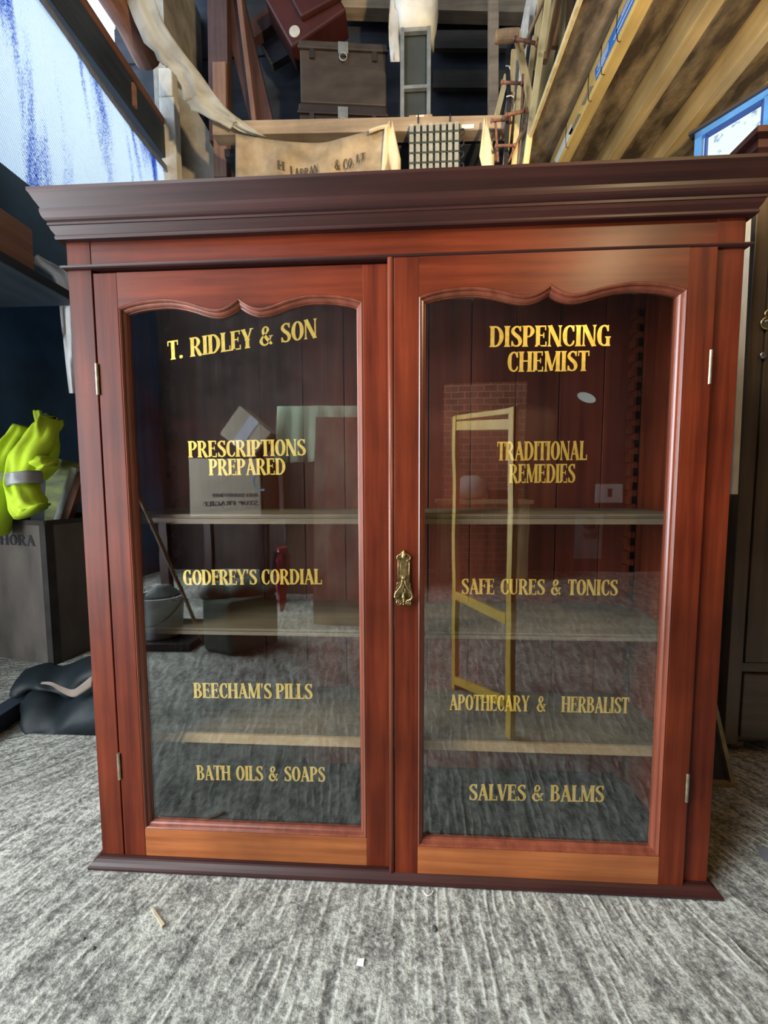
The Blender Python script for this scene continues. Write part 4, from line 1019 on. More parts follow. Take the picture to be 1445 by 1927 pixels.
stick(990, 90, 976, 180, 1.60, 7, P3, 'thin brown stick crossing behind the whitewashed lath', 5, ext0=.0)
stick(1006, 70, 986, 230, 1.54, 8, P0, 'plain stick just left of the longest one', 6, ext0=.0)
stick(995, 225, 975, 302, 1.44, 11, plain('grey_weathered_lath', (.20, .18, .15), .8), 'grey weathered lath low on the right of the bundle', 4, 'grey_lath', 'lath', ext0=.02)
strap = catmull([(965, 72), (957, 90), (956, 140), (958, 200), (954, 250), (952, 312)], 4)
MB().sheet([[aty(u - 4 + 4 * k, v, 1.40) for k in range(3)] for u, v in strap], .004).build('rubber_strap', BLACKRUB, label='black rubber strap hanging down the left of the stick bundle', cat='strap')
ml = thing('mallet', (0.66, 1.34, 3.2), 'round wooden mallet head sticking out left over the black strap', 'mallet')
ma, mb_ = aty(931, 70, 1.34), aty(975, 66, 1.34)
MB().tube([ma, ma + (mb_ - ma) * .08, ma + (mb_ - ma) * .5, mb_], [.020, .0245, .0255, .024], 16).build('head', P3, ml, bevel=.003)
MB().tube([mb_ + Vector((-.01, .0, 0)), mb_ + Vector((.05, .12, .0))], .008, 10).build('handle', P0, ml)
def rod(pts, y, r, label, name='iron_rod', cat='rod'):
    P = [aty(u, v, y) for u, v in pts]
    m = MB().tube(P, r, 8)
    for p in (P[0], P[-1]):
        m.lathe([(.0002, -.006), (r * 1.5, -.004), (r * 1.5, .004), (.0002, .006)], p, 10, 'x')
    return m.build(name, RUST, label=label, cat=cat, group='rusty rods in the stick bundle', smooth=True)
rod([(967, 74), (985, 76), (1009, 82)], 1.33, .0072, 'rusty iron rod at the top of the bundle, beside the mallet')
rod([(944, 155), (962, 156), (981, 157)], 1.36, .0066, 'rusty iron rod sticking out left, second from the top')
rod([(952, 217), (970, 213), (990, 208)], 1.34, .0076, 'bent rusty iron rod, third from the top')
rod([(925, 227), (940, 226), (959, 226)], 1.39, .0062, 'rusty iron rod poking out beside the upright post')
rod([(933, 275), (950, 274), (968, 274)], 1.36, .0066, 'lowest rusty iron rod, just above the cornice')
def clampbar(u0, v0, u1, v1, y, label):
    a, b = aty(u0, v0, y), aty(u1, v1, y)
    return MB().bar(a, b, .010, .006, (0, 1, 0)).build('clamp_bar', RUST, label=label, cat='clamp bar', group='rusty bars in the stick bundle')
clampbar(984, 140, 981, 212, 1.37, 'upright rusty bar linking the second and third rods')
clampbar(932, 226, 937, 305, 1.40, 'upright rusty bar under the rod beside the post')
clampbar(976, 165, 942, 262, 1.45, 'long rusty bar slanting behind the black strap')
clampbar(989, 232, 956, 306, 1.41, 'slanting rusty bar below the bent rod')
MB().tube(catmull([aty(952, 124, 1.38), aty(958, 125, 1.385), aty(960, 131, 1.385)], 4), .0025, 6).build('string_tie', PAPERW, label='upper white string tied round the black strap', cat='string')
MB().tube(catmull([aty(953, 182, 1.38), aty(962, 180, 1.385), aty(967, 184, 1.385)], 4), .0025, 6).build('string_tie', PAPERW, label='lower white string tied round the black strap', cat='string')

# ================================================================== LEFT SIDE: eave, net, plastic
tarp = thing('shade_net', (-1.5, .9, 1.9), 'large blue and white shade net with painted fold shading, stretched over the left opening', 'net')
tg = []
NU, NV = 40, 24
for i in range(NV + 1):
    t = i / NV; row = []
    for j in range(NU + 1):
        y = -.50 + 2.86 * j / NU
        zt = 2.80 + .035 * math.sin(y * 3.1); zb_ = 1.865 + .02 * math.sin(y * 4.0)
        z_ = zt + (zb_ - zt) * t
        bulge = .035 * math.sin(t * PI) + .018 * math.sin(y * 9 + t * 2.4) * t + .008 * math.sin(y * 23 + t * 4)
        row.append((-1.515 + bulge, y, z_))
    tg.append(row)
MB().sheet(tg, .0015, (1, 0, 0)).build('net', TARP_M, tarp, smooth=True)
hm = []
for i in range(3):
    hm.append([(-1.498 + .035 * math.sin(.06 * i) , -.5 + 2.86 * j / NU, 2.80 + .035 * math.sin((-.5 + 2.86 * j / NU) * 3.1) + .012 - .022 * i) for j in range(NU + 1)])
MB().sheet(hm, .004, (1, 0, 0)).build('hem', TARPHEM, tarp, smooth=True)
MB().box(-1.60, -1.50, -.5, 2.38, 2.84, 3.03).build('eave_plate', SHELFBLUE, label='dark eave plate running above the shade net', cat='beam', bevel=.004)
MB().box(-1.585, -1.50, -.5, 1.92, 3.035, 3.085).build('eave_rail', BROWNTIMBER, label='brown rail on top of the dark eave plate', cat='beam', bevel=.006)
cl = MB(); cl.box(-1.512, -1.488, 1.56, 1.585, 2.88, 3.0)
cl.build('wood_cleat', REDTIMBER, label='small brown wooden cleat on the dark eave plate', cat='cleat')
rp_ = []
for i in range(14):
    y = -.4 + 2.12 * i / 13; rp_.append((-1.50 + .012 * math.sin(i * 1.7), y, 3.32 + .010 * math.cos(i * 2.1) - (.05 * max(0, (y - 1.4)) / .4)))
MB().tube(rp_, [.080 + .006 * math.sin(i * 2.3) for i in range(14)], 12).build('round_pole', POLE_M, label='reddish round pole under the bright roof gap at the left', cat='pole', smooth=True)
bp = thing('block_pillar', (-1.46, 1.88, 1.97), 'pale block pillar under the broken end of the round pole', 'pillar')
pA, pB = aty(298, 128, 1.86), aty(328, 240, 1.86)
MB().box(pA.x - .005, pB.x + .005, 1.86, 1.925, 1.97, pA.z - .17).build('lower_block', PLASTER, bp, bevel=.006)
MB().box(pA.x - .002, pB.x - .002, 1.858, 1.925, pA.z - .165, pA.z).build('upper_block', PLASTER, bp, bevel=.006)
pC, pD = aty(330, 190, 2.02), aty(398, 340, 2.02)
MB().prism([aty(328, 160, 2.02), aty(352, 178, 2.02), aty(402, 262, 2.02), aty(404, 420, 2.02), aty(330, 420, 2.02)], (0, .08, 0)).build('stone_slab', STONE, label='pale stone wall end below the torn plastic, right of the block pillar', cat='stone')
lowE = catmull([(225, -40), (238, 0), (262, 60), (300, 112), (322, 130), (337, 150), (345, 186), (352, 192), (372, 212), (400, 228), (432, 243), (436, 236), (460, 250), (500, 259)], 3)
upE = catmull([(285, -40), (292, 0), (312, 50), (345, 98), (362, 120), (378, 140), (392, 160), (402, 175), (416, 192), (430, 207), (446, 220), (452, 224), (470, 238), (501, 257)], 3)
prnd = random.Random(5)
ps = []
for i, (a, b) in enumerate(zip(lowE, upE)):
    jag = prnd.uniform(-.10, .10); row = []
    for k in range(11):
        t = k / 10; tt = t + (jag * (1 - t) if 6 < i < len(lowE) - 3 else 0)
        row.append(aty(a[0] + (b[0] - a[0]) * tt, a[1] + (b[1] - a[1]) * tt, 1.44 - .010 * math.sin(PI * t) + .010 * math.sin(t * 9 + i * .35) + .005 * math.sin(t * 17 - i * .6) + prnd.uniform(-.002, .002)))
    ps.append(row)
MB().sheet(ps, .002).build('torn_plastic', PLASTIC_M, label='torn cream plastic sheet sagging from the top left to the beam', cat='plastic', smooth=True)

# ---- shelf in the left recess, timber and plastic on it
MB().box(-2.1, -1.23, -.50, .80, 1.445, 1.478).build('recess_shelf', SHELFBLUE, label='blue-black shelf in the left recess, above the tea chest', cat='shelf', bevel=.003)
MB().box(-1.52, -1.245, -.48, .635, 1.4785, 1.622).build('timber_baulk', REDTIMBER, label='red-brown timber baulk lying on the blue-black recess shelf', cat='timber', bevel=.006)
wg = []
edge = [(62, 486), (66, 500), (80, 512), (95, 520), (106, 540), (110, 560), (114, 600), (119, 640), (124, 690), (130, 740)]
edge2 = [(70, 478), (86, 488), (104, 497), (122, 508), (134, 522), (142, 545), (144, 590), (146, 640), (146, 690), (148, 740)]
for i, (a, b) in enumerate(zip(catmull(edge, 3), catmull(edge2, 3))):
    wg.append([aty(a[0] + (b[0] - a[0]) * k / 5, a[1] + (b[1] - a[1]) * k / 5, .815 + .012 * math.sin(k * 1.8 + i * .3)) for k in range(6)])
MB().sheet(wg, .002).build('plastic_drape', WHITESHEET, label='white plastic draped off the recess shelf, beside the cabinet top left', cat='plastic', smooth=True)

# ---- tea chest with things in it
tc0 = Vector((-1.435, .80, 0)); e1 = Vector((-.98, .20, 0)).normalized(); e2 = Vector((.20, .98, 0)).normalized()
tch = thing('tea_chest', tc0 + e1 * .25 + e2 * .2, 'stained plywood tea chest with dark tin edges, left of the cabinet', 'chest')
TW, TD, TH = .50, .40, .605
def tp(a, b, z): return tc0 + e1 * a + e2 * b + Vector((0, 0, z))
for (a0_, a1_, b0_, b1_) in ((0, TW, 0, .008), (0, TW, TD - .008, TD), (0, .008, .008, TD - .008), (TW - .008, TW, .008, TD - .008)):
    MB().prism([tp(a0_, b0_, .0), tp(a1_, b0_, .0), tp(a1_, b1_, .0), tp(a0_, b1_, .0)], (0, 0, TH)).build('panel', PLY, tch)
MB().prism([tp(.008, .008, .0), tp(TW - .008, .008, .0), tp(TW - .008, TD - .008, .0), tp(.008, TD - .008, .0)], (0, 0, .01)).build('bottom', PLY, tch)
for a, b in ((0, 0), (TW, 0), (0, TD), (TW, TD)):
    sa, sb = (1 if a == 0 else -1), (1 if b == 0 else -1)
    q = MB()
    q.prism([tp(a - sa * .002, b - sb * .002, 0), tp(a + sa * .030, b - sb * .002, 0), tp(a + sa * .030, b, 0), tp(a - sa * .002, b, 0)], (0, 0, TH + .001))
    q.prism([tp(a - sa * .002, b - sb * .002, 0), tp(a, b - sb * .002, 0), tp(a, b + sb * .030, 0), tp(a - sa * .002, b + sb * .030, 0)], (0, 0, TH + .001))
    q.build('corner_strip', DARKTIN, tch)
for a0_, b0_, a1_, b1_ in ((0, -.001, TW, -.001), (0, TD + .001, TW, TD + .001), (-.001, 0, -.001, TD), (TW + .001, 0, TW + .001, TD)):
    MB().bar(tp(a0_, b0_, TH - .008), tp(a1_, b1_, TH - .008), .006, .020, (0, 0, 1)).build('rim_strip', DARKTIN, tch)
mb = MB(); lettering(mb, "LENGHORA", tp(.44, -.0015, .50), -e1, (0, 0, 1), .38, .045, .0006); mb.build('stencil_lettering', BLACKINK, tch)
mb = MB(); lettering(mb, "F", tp(-.0015, .22, .485), e2, (0, 0, 1), .025, .05, .0006); mb.build('stencil_lettering', BLACKINK, tch)
# contents
gpic = thing('landscape_picture', tp(.14, .30, .30), 'green framed picture standing tilted in the tea chest', 'picture')
ga, gb = aty(92, 985, .98), aty(150, 985, .98)
gq = [aty(83, 990, 1.02), aty(128, 990, 1.02), aty(146, 872, 1.06), aty(88, 858, 1.06)]
MB().prism(gq, (0, .012, 0)).build('canvas', GREENPIC, gpic)
MB().bar(aty(106, 992, 1.0), aty(142, 880, 1.04), .030, .02, (0, 1, 0)).build('pale_edge', PIPE_M, gpic)
MB().bar(aty(122, 992, .97), aty(156, 890, 1.01), .030, .03, (0, 1, 0)).build('wooden_rail', BROWNTIMBER, label='brown wooden rail slanting out of the tea chest beside the cabinet', cat='rail')
MB().prism([aty(55, 992, 1.06), aty(90, 992, 1.06), aty(98, 905, 1.08), aty(70, 900, 1.08)], (0, .02, 0)).build('grey_board', DARKPANEL, label='dark grey board standing in the tea chest behind the yellow jacket', cat='board')

jk = thing('hi_vis_jacket', tp(.25, .10, .605), 'hi-vis yellow jacket heaped over the tea chest, grey reflective bands on its sleeves', 'jacket')
def folded(outline_l, outline_r, y, name, mat, par, seed, depth=.05, n=15, fold=.010):
    """a limp cloth tube between two pixel outlines at distance y: rounded front and back with pinched folds"""
    rnd = random.Random(seed); L = catmull(outline_l, 5); R_ = catmull(outline_r, 5); m = min(len(L), len(R_)); ph = [rnd.uniform(0, 6) for _ in range(6)]
    vs = []
    for i in range(m):
        yy = y(i / (m - 1)) if callable(y) else y
        a, b = aty(L[i][0], L[i][1], yy), aty(R_[i][0], R_[i][1], yy); N = 2 * n
        for k in range(N):
            t = k / n if k < n else 2 - k / n
            sgn = -1 if k < n else 1
            prof = math.sqrt(max(0, 1 - (2 * t - 1) ** 2))
            f = fold * (math.sin(t * 11 + ph[0] + i * .22 * (1 + .3 * math.sin(ph[4]))) + .7 * math.sin(t * 19 + ph[1] - i * .35) + .8 * math.sin(i * .75 + t * 4 + ph[2]))
            p = a.lerp(b, t); vs.append(p + Vector((f * .3, sgn * (depth * prof + f * prof), f * .4 * prof)))
    N = 2 * n
    fs = [(i * N + k, i * N + (k + 1) % N, (i + 1) * N + (k + 1) % N, (i + 1) * N + k) for i in range(m - 1) for k in range(N)] + [tuple(range(N)), tuple((m - 1) * N + k for k in range(N))]
    return MB().add(vs, fs).build(name, mat, par, smooth=True)
folded([(92, 782), (76, 795), (50, 820), (26, 858), (18, 900), (22, 930), (26, 958), (34, 978)], [(100, 790), (102, 812), (94, 836), (76, 868), (66, 900), (68, 925), (80, 945), (88, 946)], lambda t: .90 - .16 * min(1, t * 1.4), 'sleeve', HIVIS, jk, 3, .050, 15, .007)
folded([(36, 800), (14, 822), (-6, 850), (-18, 890), (-22, 950), (-24, 1008)], [(62, 806), (44, 832), (24, 862), (21, 900), (18, 950), (4, 1008)], lambda t: .90 - .14 * min(1, t * 1.6), 'sleeve', HIVIS, jk, 8, .045, 15, .006)
folded([(84, 788), (78, 815), (66, 850), (60, 885)], [(101, 795), (103, 830), (103, 860), (96, 885)], .955, 'body', HIVIS, jk, 5, .04, 13, .007)
folded([(54, 864), (74, 852), (92, 862)], [(62, 900), (76, 908), (101, 880)], .82, 'cuff', HIVIS, jk, 9, .045, 13, .007)
folded([(78, 782), (80, 800)], [(92, 778), (96, 800)], .98, 'collar', DARKGREEN, jk, 10, .02, 8, .003)
folded([(64, 776), (68, 798)], [(76, 772), (82, 796)], .985, 'collar', HIVIS, jk, 11, .015, 8, .003)
folded([(22, 896), (23, 906), (25, 916)], [(68, 885), (70, 896), (71, 906)], .745, 'reflective_band', REFLECTIVE, jk, 3, .058, 13, .001)
folded([(-22, 888), (-23, 899), (-23, 910)], [(21, 888), (22, 899), (22, 910)], .765, 'reflective_band', REFLECTIVE, jk, 4, .052, 13, .001)

bag = thing('black_bag', (-1.0, .50, 0), 'black polythene sack slumped on the floor before the tea chest', 'bag')
brnd = random.Random(4)
rows_ = []
B_T = [(28, 1285), (45, 1262), (80, 1250), (120, 1252), (160, 1238), (205, 1225)]
B_M = [(38, 1312), (55, 1300), (90, 1300), (125, 1316), (165, 1290), (208, 1270)]
B_B = [(66, 1388), (70, 1400), (98, 1394), (132, 1384), (165, 1366), (208, 1350)]
def bag_row(A, B, t, y0, y1): return [aty(a[0] + (b[0] - a[0]) * t, a[1] + (b[1] - a[1]) * t, y0 + (y1 - y0) * t) for a, b in zip(catmull(A, 4), catmull(B, 4))]
front = []
for j in range(9):
    t = j / 8; r_ = bag_row(B_M, B_B, t, .46, .37)
    front.append([Vector((p.x, p.y - .03 * math.sin(PI * t) + .012 * math.sin(i * .7 + t * 3) * math.sin(PI * min(1, t + .1)), max(p.z, .004))) for i, p in enumerate(r_)])
front[-1] = [Vector((p.x, p.y, .003)) for p in front[-1]]
back_ = [[Vector((p.x + .02, p.y + .22, p.z)) for p in r] for r in front]
R2, C2 = len(front), len(front[0])
vs = [p for r in front for p in r] + [p for r in back_ for p in r]; N = R2 * C2
fs = [(j * C2 + i, j * C2 + i + 1, (j + 1) * C2 + i + 1, (j + 1) * C2 + i) for j in range(R2 - 1) for i in range(C2 - 1)]
fs += [tuple(x + N for x in reversed(f)) for f in fs]
fs += [(j * C2, (j + 1) * C2, (j + 1) * C2 + N, j * C2 + N) for j in range(R2 - 1)] + [(j * C2 + C2 - 1, j * C2 + C2 - 1 + N, (j + 1) * C2 + C2 - 1 + N, (j + 1) * C2 + C2 - 1) for j in range(R2 - 1)]
fs += [(i, i + N, i + 1 + N, i + 1) for i in range(C2 - 1)] + [((R2 - 1) * C2 + i, (R2 - 1) * C2 + i + 1, (R2 - 1) * C2 + i + 1 + N, (R2 - 1) * C2 + i + N) for i in range(C2 - 1)]
MB().add(vs, fs).build('sack_body', BLACKBAG, bag, smooth=True)
fold_ = []
for j in range(6):
    t = j / 5; r_ = bag_row(B_T, B_M, t, .52, .445)
    fold_.append([Vector((p.x, p.y - .03 * math.sin(PI * t) + .008 * math.sin(i * .9 + j), p.z)) for i, p in enumerate(r_)])
MB().sheet(fold_, .004).build('folded_top', BLACKBAG, bag, smooth=True)
fl = []
E_T = [(76, 1284), (95, 1284), (115, 1292), (135, 1298), (150, 1290), (172, 1272)]
E_B = [(78, 1287), (97, 1290), (118, 1304), (138, 1312), (153, 1306), (174, 1292)]
for j in range(4):
    r_ = bag_row(E_T, E_B, j / 3, .395, .39); fl.append([Vector((p.x, p.y + .004 * math.sin(j * 2), p.z)) for p in r_])
MB().sheet(fl, .003).build('turned_edge', BAGLINING, bag, smooth=True)

k0, k1 = atz(-60, 1424, 0), atz(62, 1338, 0)
MB().bar(Vector((k0.x - .03, k0.y, .028)), Vector((k1.x - .03, k1.y, .028)), .06, .055, (0, 0, 1)).build('floor_timber', SHELFBLUE, label='dark timber lying on the floor at the left edge, beside the black sack', cat='timber', bevel=.004)

# ================================================================== FLOOR LITTER
MB().bar((-.425, -.075, .003), (-.385, -.103, .003), .003, .003, (0, 0, 1), .0045, .004).build('wood_sliver', STRAW, label='pale split wood sliver on the floor, left of centre', cat='splinter')
def pebble(u, v, r, label, seed):
    c = atz(u, v, 0); rnd = random.Random(seed); m = MB()
    pr = [(r * .3, 0), (r * .9, r * .15), (r, r * .5), (r * .75, r * .95), (r * .25, r * 1.15)]
    m.lathe(pr, c, 8)
    m.v = [Vector((c.x + (p.x - c.x) * rnd.uniform(.75, 1.15), c.y + (p.y - c.y) * rnd.uniform(.75, 1.15), p.z * rnd.uniform(.8, 1.0))) for p in m.v]
    m.build('pebble', STONEGREY, label=label, cat='pebble')
pebble(817, 1750, .0050, 'dark pebble on the floor right of centre, below the cabinet', 1)
pebble(158, 1768, .0026, 'tiny dark grit at the left of the floor, farther of the pair', 2)
pebble(176, 1786, .0030, 'tiny dark grit at the left of the floor, nearer of the pair', 3)
pebble(740, 1765, .0018, 'speck of grit on the floor left of the dark pebble', 4)
sc2 = atz(678, 1812, 0)
MB().prism([(sc2.x - .006, sc2.y - .004, .0005), (sc2.x + .005, sc2.y - .005, .0005), (sc2.x + .006, sc2.y + .005, .0015), (sc2.x - .004, sc2.y + .004, .001)], (0, 0, .0006)).build('paper_scrap', PAPERW, label='tiny pale paper scrap on the floor near the bottom centre', cat='paper')
s3 = atz(803, 1674, 0)
MB().tube(catmull([(s3.x - .008, s3.y - .004, .002), (s3.x, s3.y - .012, .002), (s3.x + .008, s3.y - .009, .002), (s3.x + .011, s3.y - .004, .003)], 5), .0008, 6).build('white_thread', PAPERW, label='curled white thread on the floor at the cabinet plinth', cat='thread')
s4 = atz(1441, 1612, 0)
MB().prism([(s4.x - .012, s4.y - .012, .001), (s4.x + .02, s4.y - .016, .001), (s4.x + .024, s4.y + .014, .004), (s4.x - .006, s4.y + .016, .003)], (0, 0, .002)).build('grey_chip', plain('grey_slate', (.17, .18, .2), .7), label='flat grey chip on the shaded floor at the right edge', cat='chip')

# ================================================================== BEHIND THE CAMERA (seen in the panes)
YG = .0115
def mir(u, v, yv, y_real=None):
    p = aty(u, v, yv); return Vector((p.x, 2 * YG - yv, p.z))
# yellow pine frame standing at the camera's right
yf_ = thing('pine_screen', (.27, -.55, 0), 'yellow varnished pine screen frame mirrored in the right pane', 'screen')
A_t, A_b = mir(965, 768, .43), mir(966, 1385, .43); A_b.z = 0; A_b.x = A_t.x + .008
B_t, B_b = mir(858, 785, .70), mir(856, 1300, .70); B_b.z = 0; B_b.x = B_t.x + .004
dn = (B_t - A_t); dn.z = 0; dn.normalize()
for a, b in ((A_t, A_b), (B_t, B_b)):
    MB().bar(b, a, .022, .018, Vector((-dn.y, dn.x, 0))).build('post', YELLOWP, yf_, bevel=.001)
for za, zb_, hh in ((A_t.z - .008, B_t.z - .008, .016), (A_t.z - .045, B_t.z - .035, .030), (mir(965, 1165, .43).z, mir(856, 1118, .70).z, .030), (mir(962, 1335, .43).z + .02, mir(855, 1285, .70).z + .02, .028)):
    MB().bar(Vector((A_t.x, A_t.y, za)) + dn * .010, Vector((B_t.x, B_t.y, zb_)) - dn * .010, .012, hh, (0, 0, 1)).build('rail', YELLOWP, yf_, bevel=.001)
# table with cartons
tz_ = mir(420, 970, 1.7).z - .01
ot = thing('side_table', (-1.1, -1.9, 0), 'dark side table under the cardboard carton, mirrored in the left pane', 'table')
MB().box(-1.55, -.80, -2.25, -1.60, tz_ - .03, tz_).build('table_top', MAHO_D, ot, bevel=.003)
for x in (-1.50, -.85):
    for y in (-2.2, -1.65):
        MB().box(x - .025, x + .025, y - .025, y + .025, 0, tz_ - .03).build('leg', MAHO_D, ot)
ca, cb_ = mir(352, 862, 1.70), mir(492, 968, 1.70)
cart = thing('cardboard_carton', ((ca.x + cb_.x) / 2, -1.85, tz_), 'brown cardboard carton with printing, mirrored in the left pane', 'carton')
MB().box(ca.x, cb_.x, -2.05, ca.y, tz_, ca.z).build('box', CARD, cart, bevel=.004)
mb = MB(); pz = mir(420, 935, 1.70).z
lettering(mb, "GUALA CLOSURES GROUP", (cb_.x - .02, ca.y + .0012, pz), (-1, 0, 0), (0, 0, 1), .30, .022, .0006)
lettering(mb, "STOP FRAGILE", (cb_.x - .02, ca.y + .0012, pz - .055), (-1, 0, 0), (0, 0, 1), .36, .028, .0006)
mb.build('printed_lettering', BLACKINK, cart)
lg = MB(); lc = mir(484, 905, 1.70)
lg.tube([(lc.x + .06 * math.cos(t) + .03, ca.y + .001, lc.z + .06 * math.sin(t)) for t in [PI * .6 + PI * 1.0 * k / 14 for k in range(15)]], .007, 6, True, 1.0)
lg.v = [Vector((p.x, ca.y + .0015 + (p.y - ca.y) * .05, p.z)) for p in lg.v]
lg.build('blue_ring_print', plain('pale_blue_print', (.30, .45, .60), .7), cart)
t2c = thing('small_carton', ((ca.x + cb_.x) / 2 + .1, -1.9, ca.z), 'taped small carton tipped on the larger carton, mirrored in the left pane', 'carton')
q0_, q1_, q2_ = mir(438, 862, 1.80), mir(452, 776, 1.80), mir(513, 826, 1.80)
d1_ = (q2_ - q1_); ang = math.atan2(d1_.z, d1_.x); ux = Vector((math.cos(ang), 0, math.sin(ang))); uz = Vector((math.sin(ang), 0, -math.cos(ang)))
L1 = .26; H1 = .22
low = min((q1_ + uz * H1).z, (q1_ + uz * H1 + ux * L1).z); sh = ca.z + .002 - low
q1_ = q1_ + Vector((0, 0, sh))
MB().prism([q1_, q1_ + ux * L1, q1_ + ux * L1 + uz * H1, q1_ + uz * H1], (0, -.20, 0)).build('box', CARD, t2c, bevel=.003)
MB().prism([q1_ + ux * .09 + Vector((0, .001, 0)), q1_ + ux * .16 + Vector((0, .001, 0)), q1_ + ux * .16 + uz * H1 + Vector((0, .001, 0)), q1_ + ux * .09 + uz * H1 + Vector((0, .001, 0))], (0, .001, 0)).build('tape', TAPE, t2c)
# cupboard under a pale green cloth
kx0, kx1 = mir(522, 800, 1.85).x, mir(705, 800, 1.85).x
kzt = mir(600, 762, 1.85).z; kzb = mir(600, 868, 1.85).z
MB().box(kx0 + .02, kx1, -2.30, -1.86, 0, kzt - .012).build('cupboard', OAK, label='dark cupboard under the pale green cloth, mirrored in the left pane', cat='cupboard', bevel=.004)
cg = []
for j in range(10):
    row = []
    for k in range(25):
        x = kx0 - .03 * (j / 9) + (kx1 + .02 - kx0 + .03 * (j / 9)) * k / 24
        if j < 3: row.append((x, -2.0 + .05 * j, kzt + .003 * math.sin(k)))
        else: row.append((x, -1.848 + .008 * math.sin(k * 1.5) * (j - 2) / 3, kzt - .004 - (kzt - kzb) * (j - 3) / 6))
    cg.append(row)
cg[2] = [(p[0], -1.852, kzt) for p in cg[2]]
MB().sheet(cg, .003, (0, .4, .4)).build('green_cloth', PALEGREEN, label='pale green cloth draped over the cupboard, mirrored in the left pane', cat='cloth', smooth=True)
b0, b1 = mir(592, 785, 1.40), mir(692, 785, 1.40)
MB().prism([(b0.x, b0.y, b0.z), (b1.x, b1.y, b1.z), (b1.x, b1.y + .10, 0), (b0.x, b0.y + .10, 0)], (0, -.02, 0)).build('peeling_board', BROWNBOARD, label='tall peeling brown board mirrored at the right of the left pane', cat='board')
# green tool bag, red bag on it
g0, g1, g2 = mir(384, 1226, .96), mir(436, 1236, .91), mir(510, 1214, 1.03)
tbag = thing('tool_bag', (-.75, -.95, 0), 'dark green canvas tool bag on the floor, mirrored low in the left pane', 'bag')
gzt = mir(440, 1115, .95).z
MB().prism([(-.88, -.93, 0), (-.73, -.885, 0), (-.56, -1.02, 0), (-.70, -1.12, 0)], (0, 0, gzt - .03)).build('body', DARKGREEN, tbag, bevel=.015)
bx_ = []
for i in range(8):
    t = i / 7; bx_.append((-.89 + .31 * t, -.95 - .10 * t, gzt - .02 + .02 * math.sin(i * 1.9)))
MB().tube(bx_, [.030, .05, .055, .05, .055, .05, .05, .025], 12, True, .8).build('flap', DARKGREEN, tbag, smooth=True)
rt_ = mir(530, 1030, .84); rbt = mir(527, 1150, .84)
rb_ = thing('red_bag', (rt_.x, rt_.y, rbt.z), 'shiny red plastic bag hung on the tool bag, mirrored in the left pane', 'bag')
zz = lambda t: rbt.z + (rt_.z - rbt.z) * t
rc_ = catmull([(rt_.x - .005, rt_.y, zz(0), .010), (rt_.x, rt_.y, zz(.15), .022), (rt_.x, rt_.y, zz(.45), .036), (rt_.x + .005, rt_.y, zz(.75), .046), (rt_.x + .004, rt_.y, zz(1), .030)], 4)
MB().tube([c[:3] for c in rc_], [c[3] * (1 + .12 * math.sin(i * 2)) for i, c in enumerate(rc_)], 9, True, .6).build('bag_body', REDPLASTIC, rb_, smooth=False)
MB().prism([(rt_.x - .03, rt_.y + .03, zz(.62)), (rt_.x + .015, rt_.y + .03, zz(.55)), (rt_.x + .03, rt_.y + .03, zz(.9)), (rt_.x - .02, rt_.y + .03, zz(.97))], (0, .004, 0)).build('dark_print', plain('dark_blue_print', (.05, .06, .16), .3), rb_)
# bucket on a tray, broom
bk0 = mir(305, 1200, 1.12)
tray = MB().box(bk0.x - .20, bk0.x + .24, bk0.y - .16, bk0.y + .18, 0, .008).box(bk0.x - .20, bk0.x - .19, bk0.y - .16, bk0.y + .18, .008, .035).box(bk0.x + .23, bk0.x + .24, bk0.y - .16, bk0.y + .18, .008, .035).box(bk0.x - .19, bk0.x + .23, bk0.y - .16, bk0.y - .15, .008, .035).box(bk0.x - .19, bk0.x + .23, bk0.y + .17, bk0.y + .18, .008, .035)
tray.build('tray', BLACKRUB, label='black shallow tray under the bucket, mirrored in the left pane', cat='tray')
bkt = thing('bucket', (bk0.x, bk0.y, .009), 'grey-white plastic bucket on the black tray, mirrored in the left pane', 'bucket')
MB().lathe([(.002, .009), (.082, .009), (.085, .014), (.102, .195), (.108, .197), (.108, .209), (.101, .209), (.084, .02), (.002, .018)], bk0 * 1 + Vector((0, 0, -bk0.z)), 32).build('pail', BUCKET_M, bkt, smooth=False)
MB().tube([(bk0.x + .106 * math.cos(t), bk0.y + .112 * abs(math.sin(t)) , .19 - .10 * math.sin(t)) for t in [PI * k / 14 for k in range(15)]], .002, 6).build('bail_handle', WIRE_M, bkt)
MB().lathe([(.002, .10), (.07, .12), (.088, .16), (.075, .215), (.03, .255), (.002, .26)], bk0 * 1 + Vector((.01, 0, -bk0.z)), 18).build('rubble', plain('grey_rubble', (.12, .14, .14), .9, 0, .5, 30, .5, 40), label='grey rubble heaped in the mirrored bucket', cat='rubble')
MB().tube([mir(386, 1216, 1.02) * 1 + Vector((0, 0, .001)), mir(262, 935, 1.02)], .009, 10).build('broom_pole', P3, label='thin wooden pole leaning across the bucket, mirrored in the left pane', cat='pole')
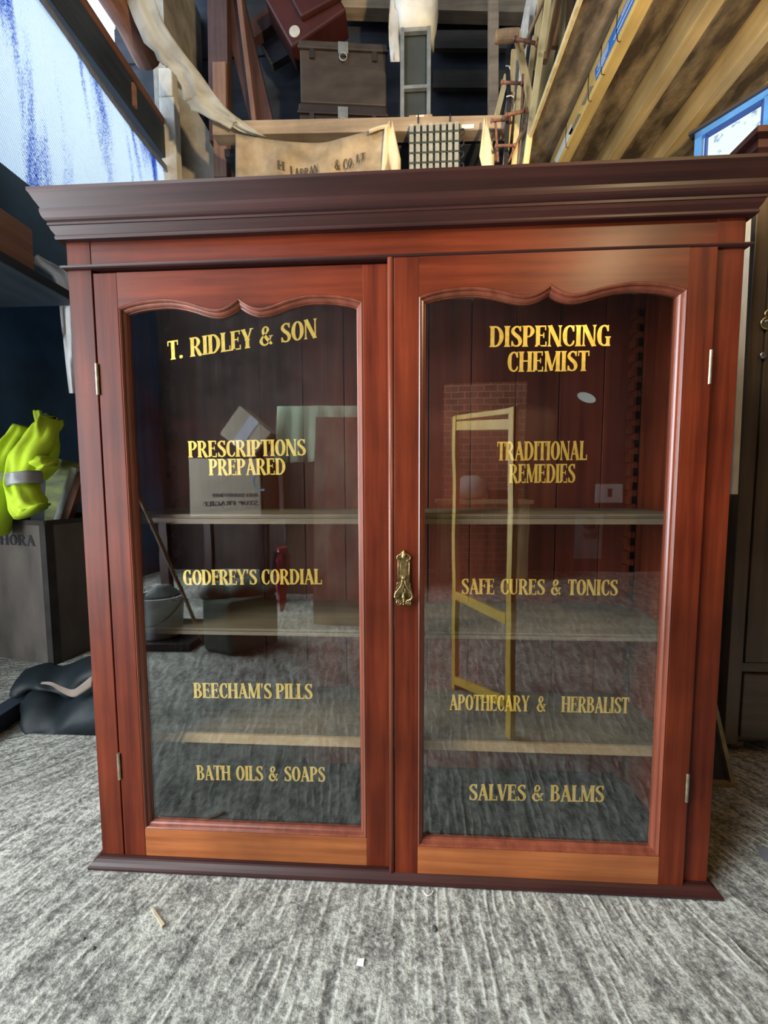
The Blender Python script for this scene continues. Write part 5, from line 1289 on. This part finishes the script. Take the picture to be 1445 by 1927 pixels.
# enamel plaques and signs on the far wall
pq0, pq1 = mir(1120, 912, 2.62), mir(1172, 948, 2.62)
pq = thing('enamel_plaque', ((pq0.x + pq1.x) / 2, -2.61, pq1.z), 'white rounded enamel plaque mirrored in the right pane', 'plaque')
MB().box(pq0.x, pq1.x, -2.618, -2.606, pq1.z, pq0.z).build('plate', ENAMEL, pq, bevel=.012)
mb = MB(); lettering(mb, "1", ((pq0.x + pq1.x) / 2 + .03, -2.6045, (pq0.z + pq1.z) / 2 - .03), (-1, 0, 0), (0, 0, 1), .05, .07, .001); mb.build('numeral', BLACKINK, pq)
so0, so1 = mir(1082, 968, 2.62), mir(1132, 1052, 2.62)
so = thing('soap_sign', ((so0.x + so1.x) / 2, -2.61, so1.z), 'pale printed soap sign mirrored below the top shelf in the right pane', 'sign')
MB().box(so0.x, so1.x, -2.618, -2.606, so1.z, so0.z).build('plate', plain('aged_print_paper', (.42, .44, .46), .6, 0, .3, 8), so)
mb = MB(); lettering(mb, "SOAP", (so1.x - .04, -2.6045, so0.z - .21), (-1, 0, 0), (0, 0, 1), .13, .05, .001); mb.build('sign_lettering', BLACKINK, so)
MB().lathe([(.001, 0), (.045, .01), (.05, .05), (.03, .10), (.001, .11)], ((so0.x + so1.x) / 2, -2.602, so0.z - .13), 16).build('sign_picture', plain('dark_print', (.06, .05, .06), .6), so)
wbag = MB()
wc = mir(908, 905, 2.35); wc.z = 0
bn = thing('wall_bench', (wc.x + .05, -2.4, 0), 'low bench before the brick wall, mirrored through the yellow frame', 'bench')
MB().box(wc.x - .35, wc.x + .35, -2.58, -2.20, .60, .63).build('bench_top', P0, bn)
for x in (wc.x - .3, wc.x + .3): MB().box(x - .03, x + .03, -2.55, -2.23, 0, .60).build('bench_leg', P0, bn)
wb_ = []
for i, (z_, r_) in enumerate(((.632, .06), (.66, .10), (.72, .12), (.78, .10), (.82, .05))):
    wb_.append([(wc.x - .08 + r_ * math.cos(t) * (1 + .2 * math.sin(3 * t + i)), -2.38 + .8 * r_ * math.sin(t), z_) for t in [2 * PI * k / 14 for k in range(14)]])
vs = [p for r in wb_ for p in r]; n = 14
wbag.add(vs, [(i * n + k, i * n + (k + 1) % n, (i + 1) * n + (k + 1) % n, (i + 1) * n + k) for i in range(4) for k in range(n)] + [tuple(range(n)), tuple(4 * n + k for k in range(n))]).build('white_bag', PAPERW, label='white plastic bag on the bench before the brick wall, mirrored', cat='bag', smooth=True)
MB().box(wc.x + .06, wc.x + .20, -2.42, -2.32, .631, .70).build('red_box', REDCASE, label='small red box on the bench beside the white bag, mirrored', cat='box', bevel=.004)
# the warm lamp
lmp = thing('floodlight', (.945, -1.28, 1.77), 'small black floodlight hung under the right-hand loft, behind the viewer', 'lamp')
MB().prism([(.865, -1.285, 1.70), (1.025, -1.285, 1.70), (1.025, -1.285, 1.83), (.865, -1.285, 1.83)], (0, -.05, 0)).build('housing', BLACKRUB, lmp, bevel=.004)
MB().box(.875, 1.015, -1.2835, -1.279, 1.71, 1.82).build('lens', ENAMEL, lmp)
MB().tube([(.945, -1.31, 1.83), (.945, -1.31, 2.465)], .006, 8).build('hanger', BLACKRUB, lmp)
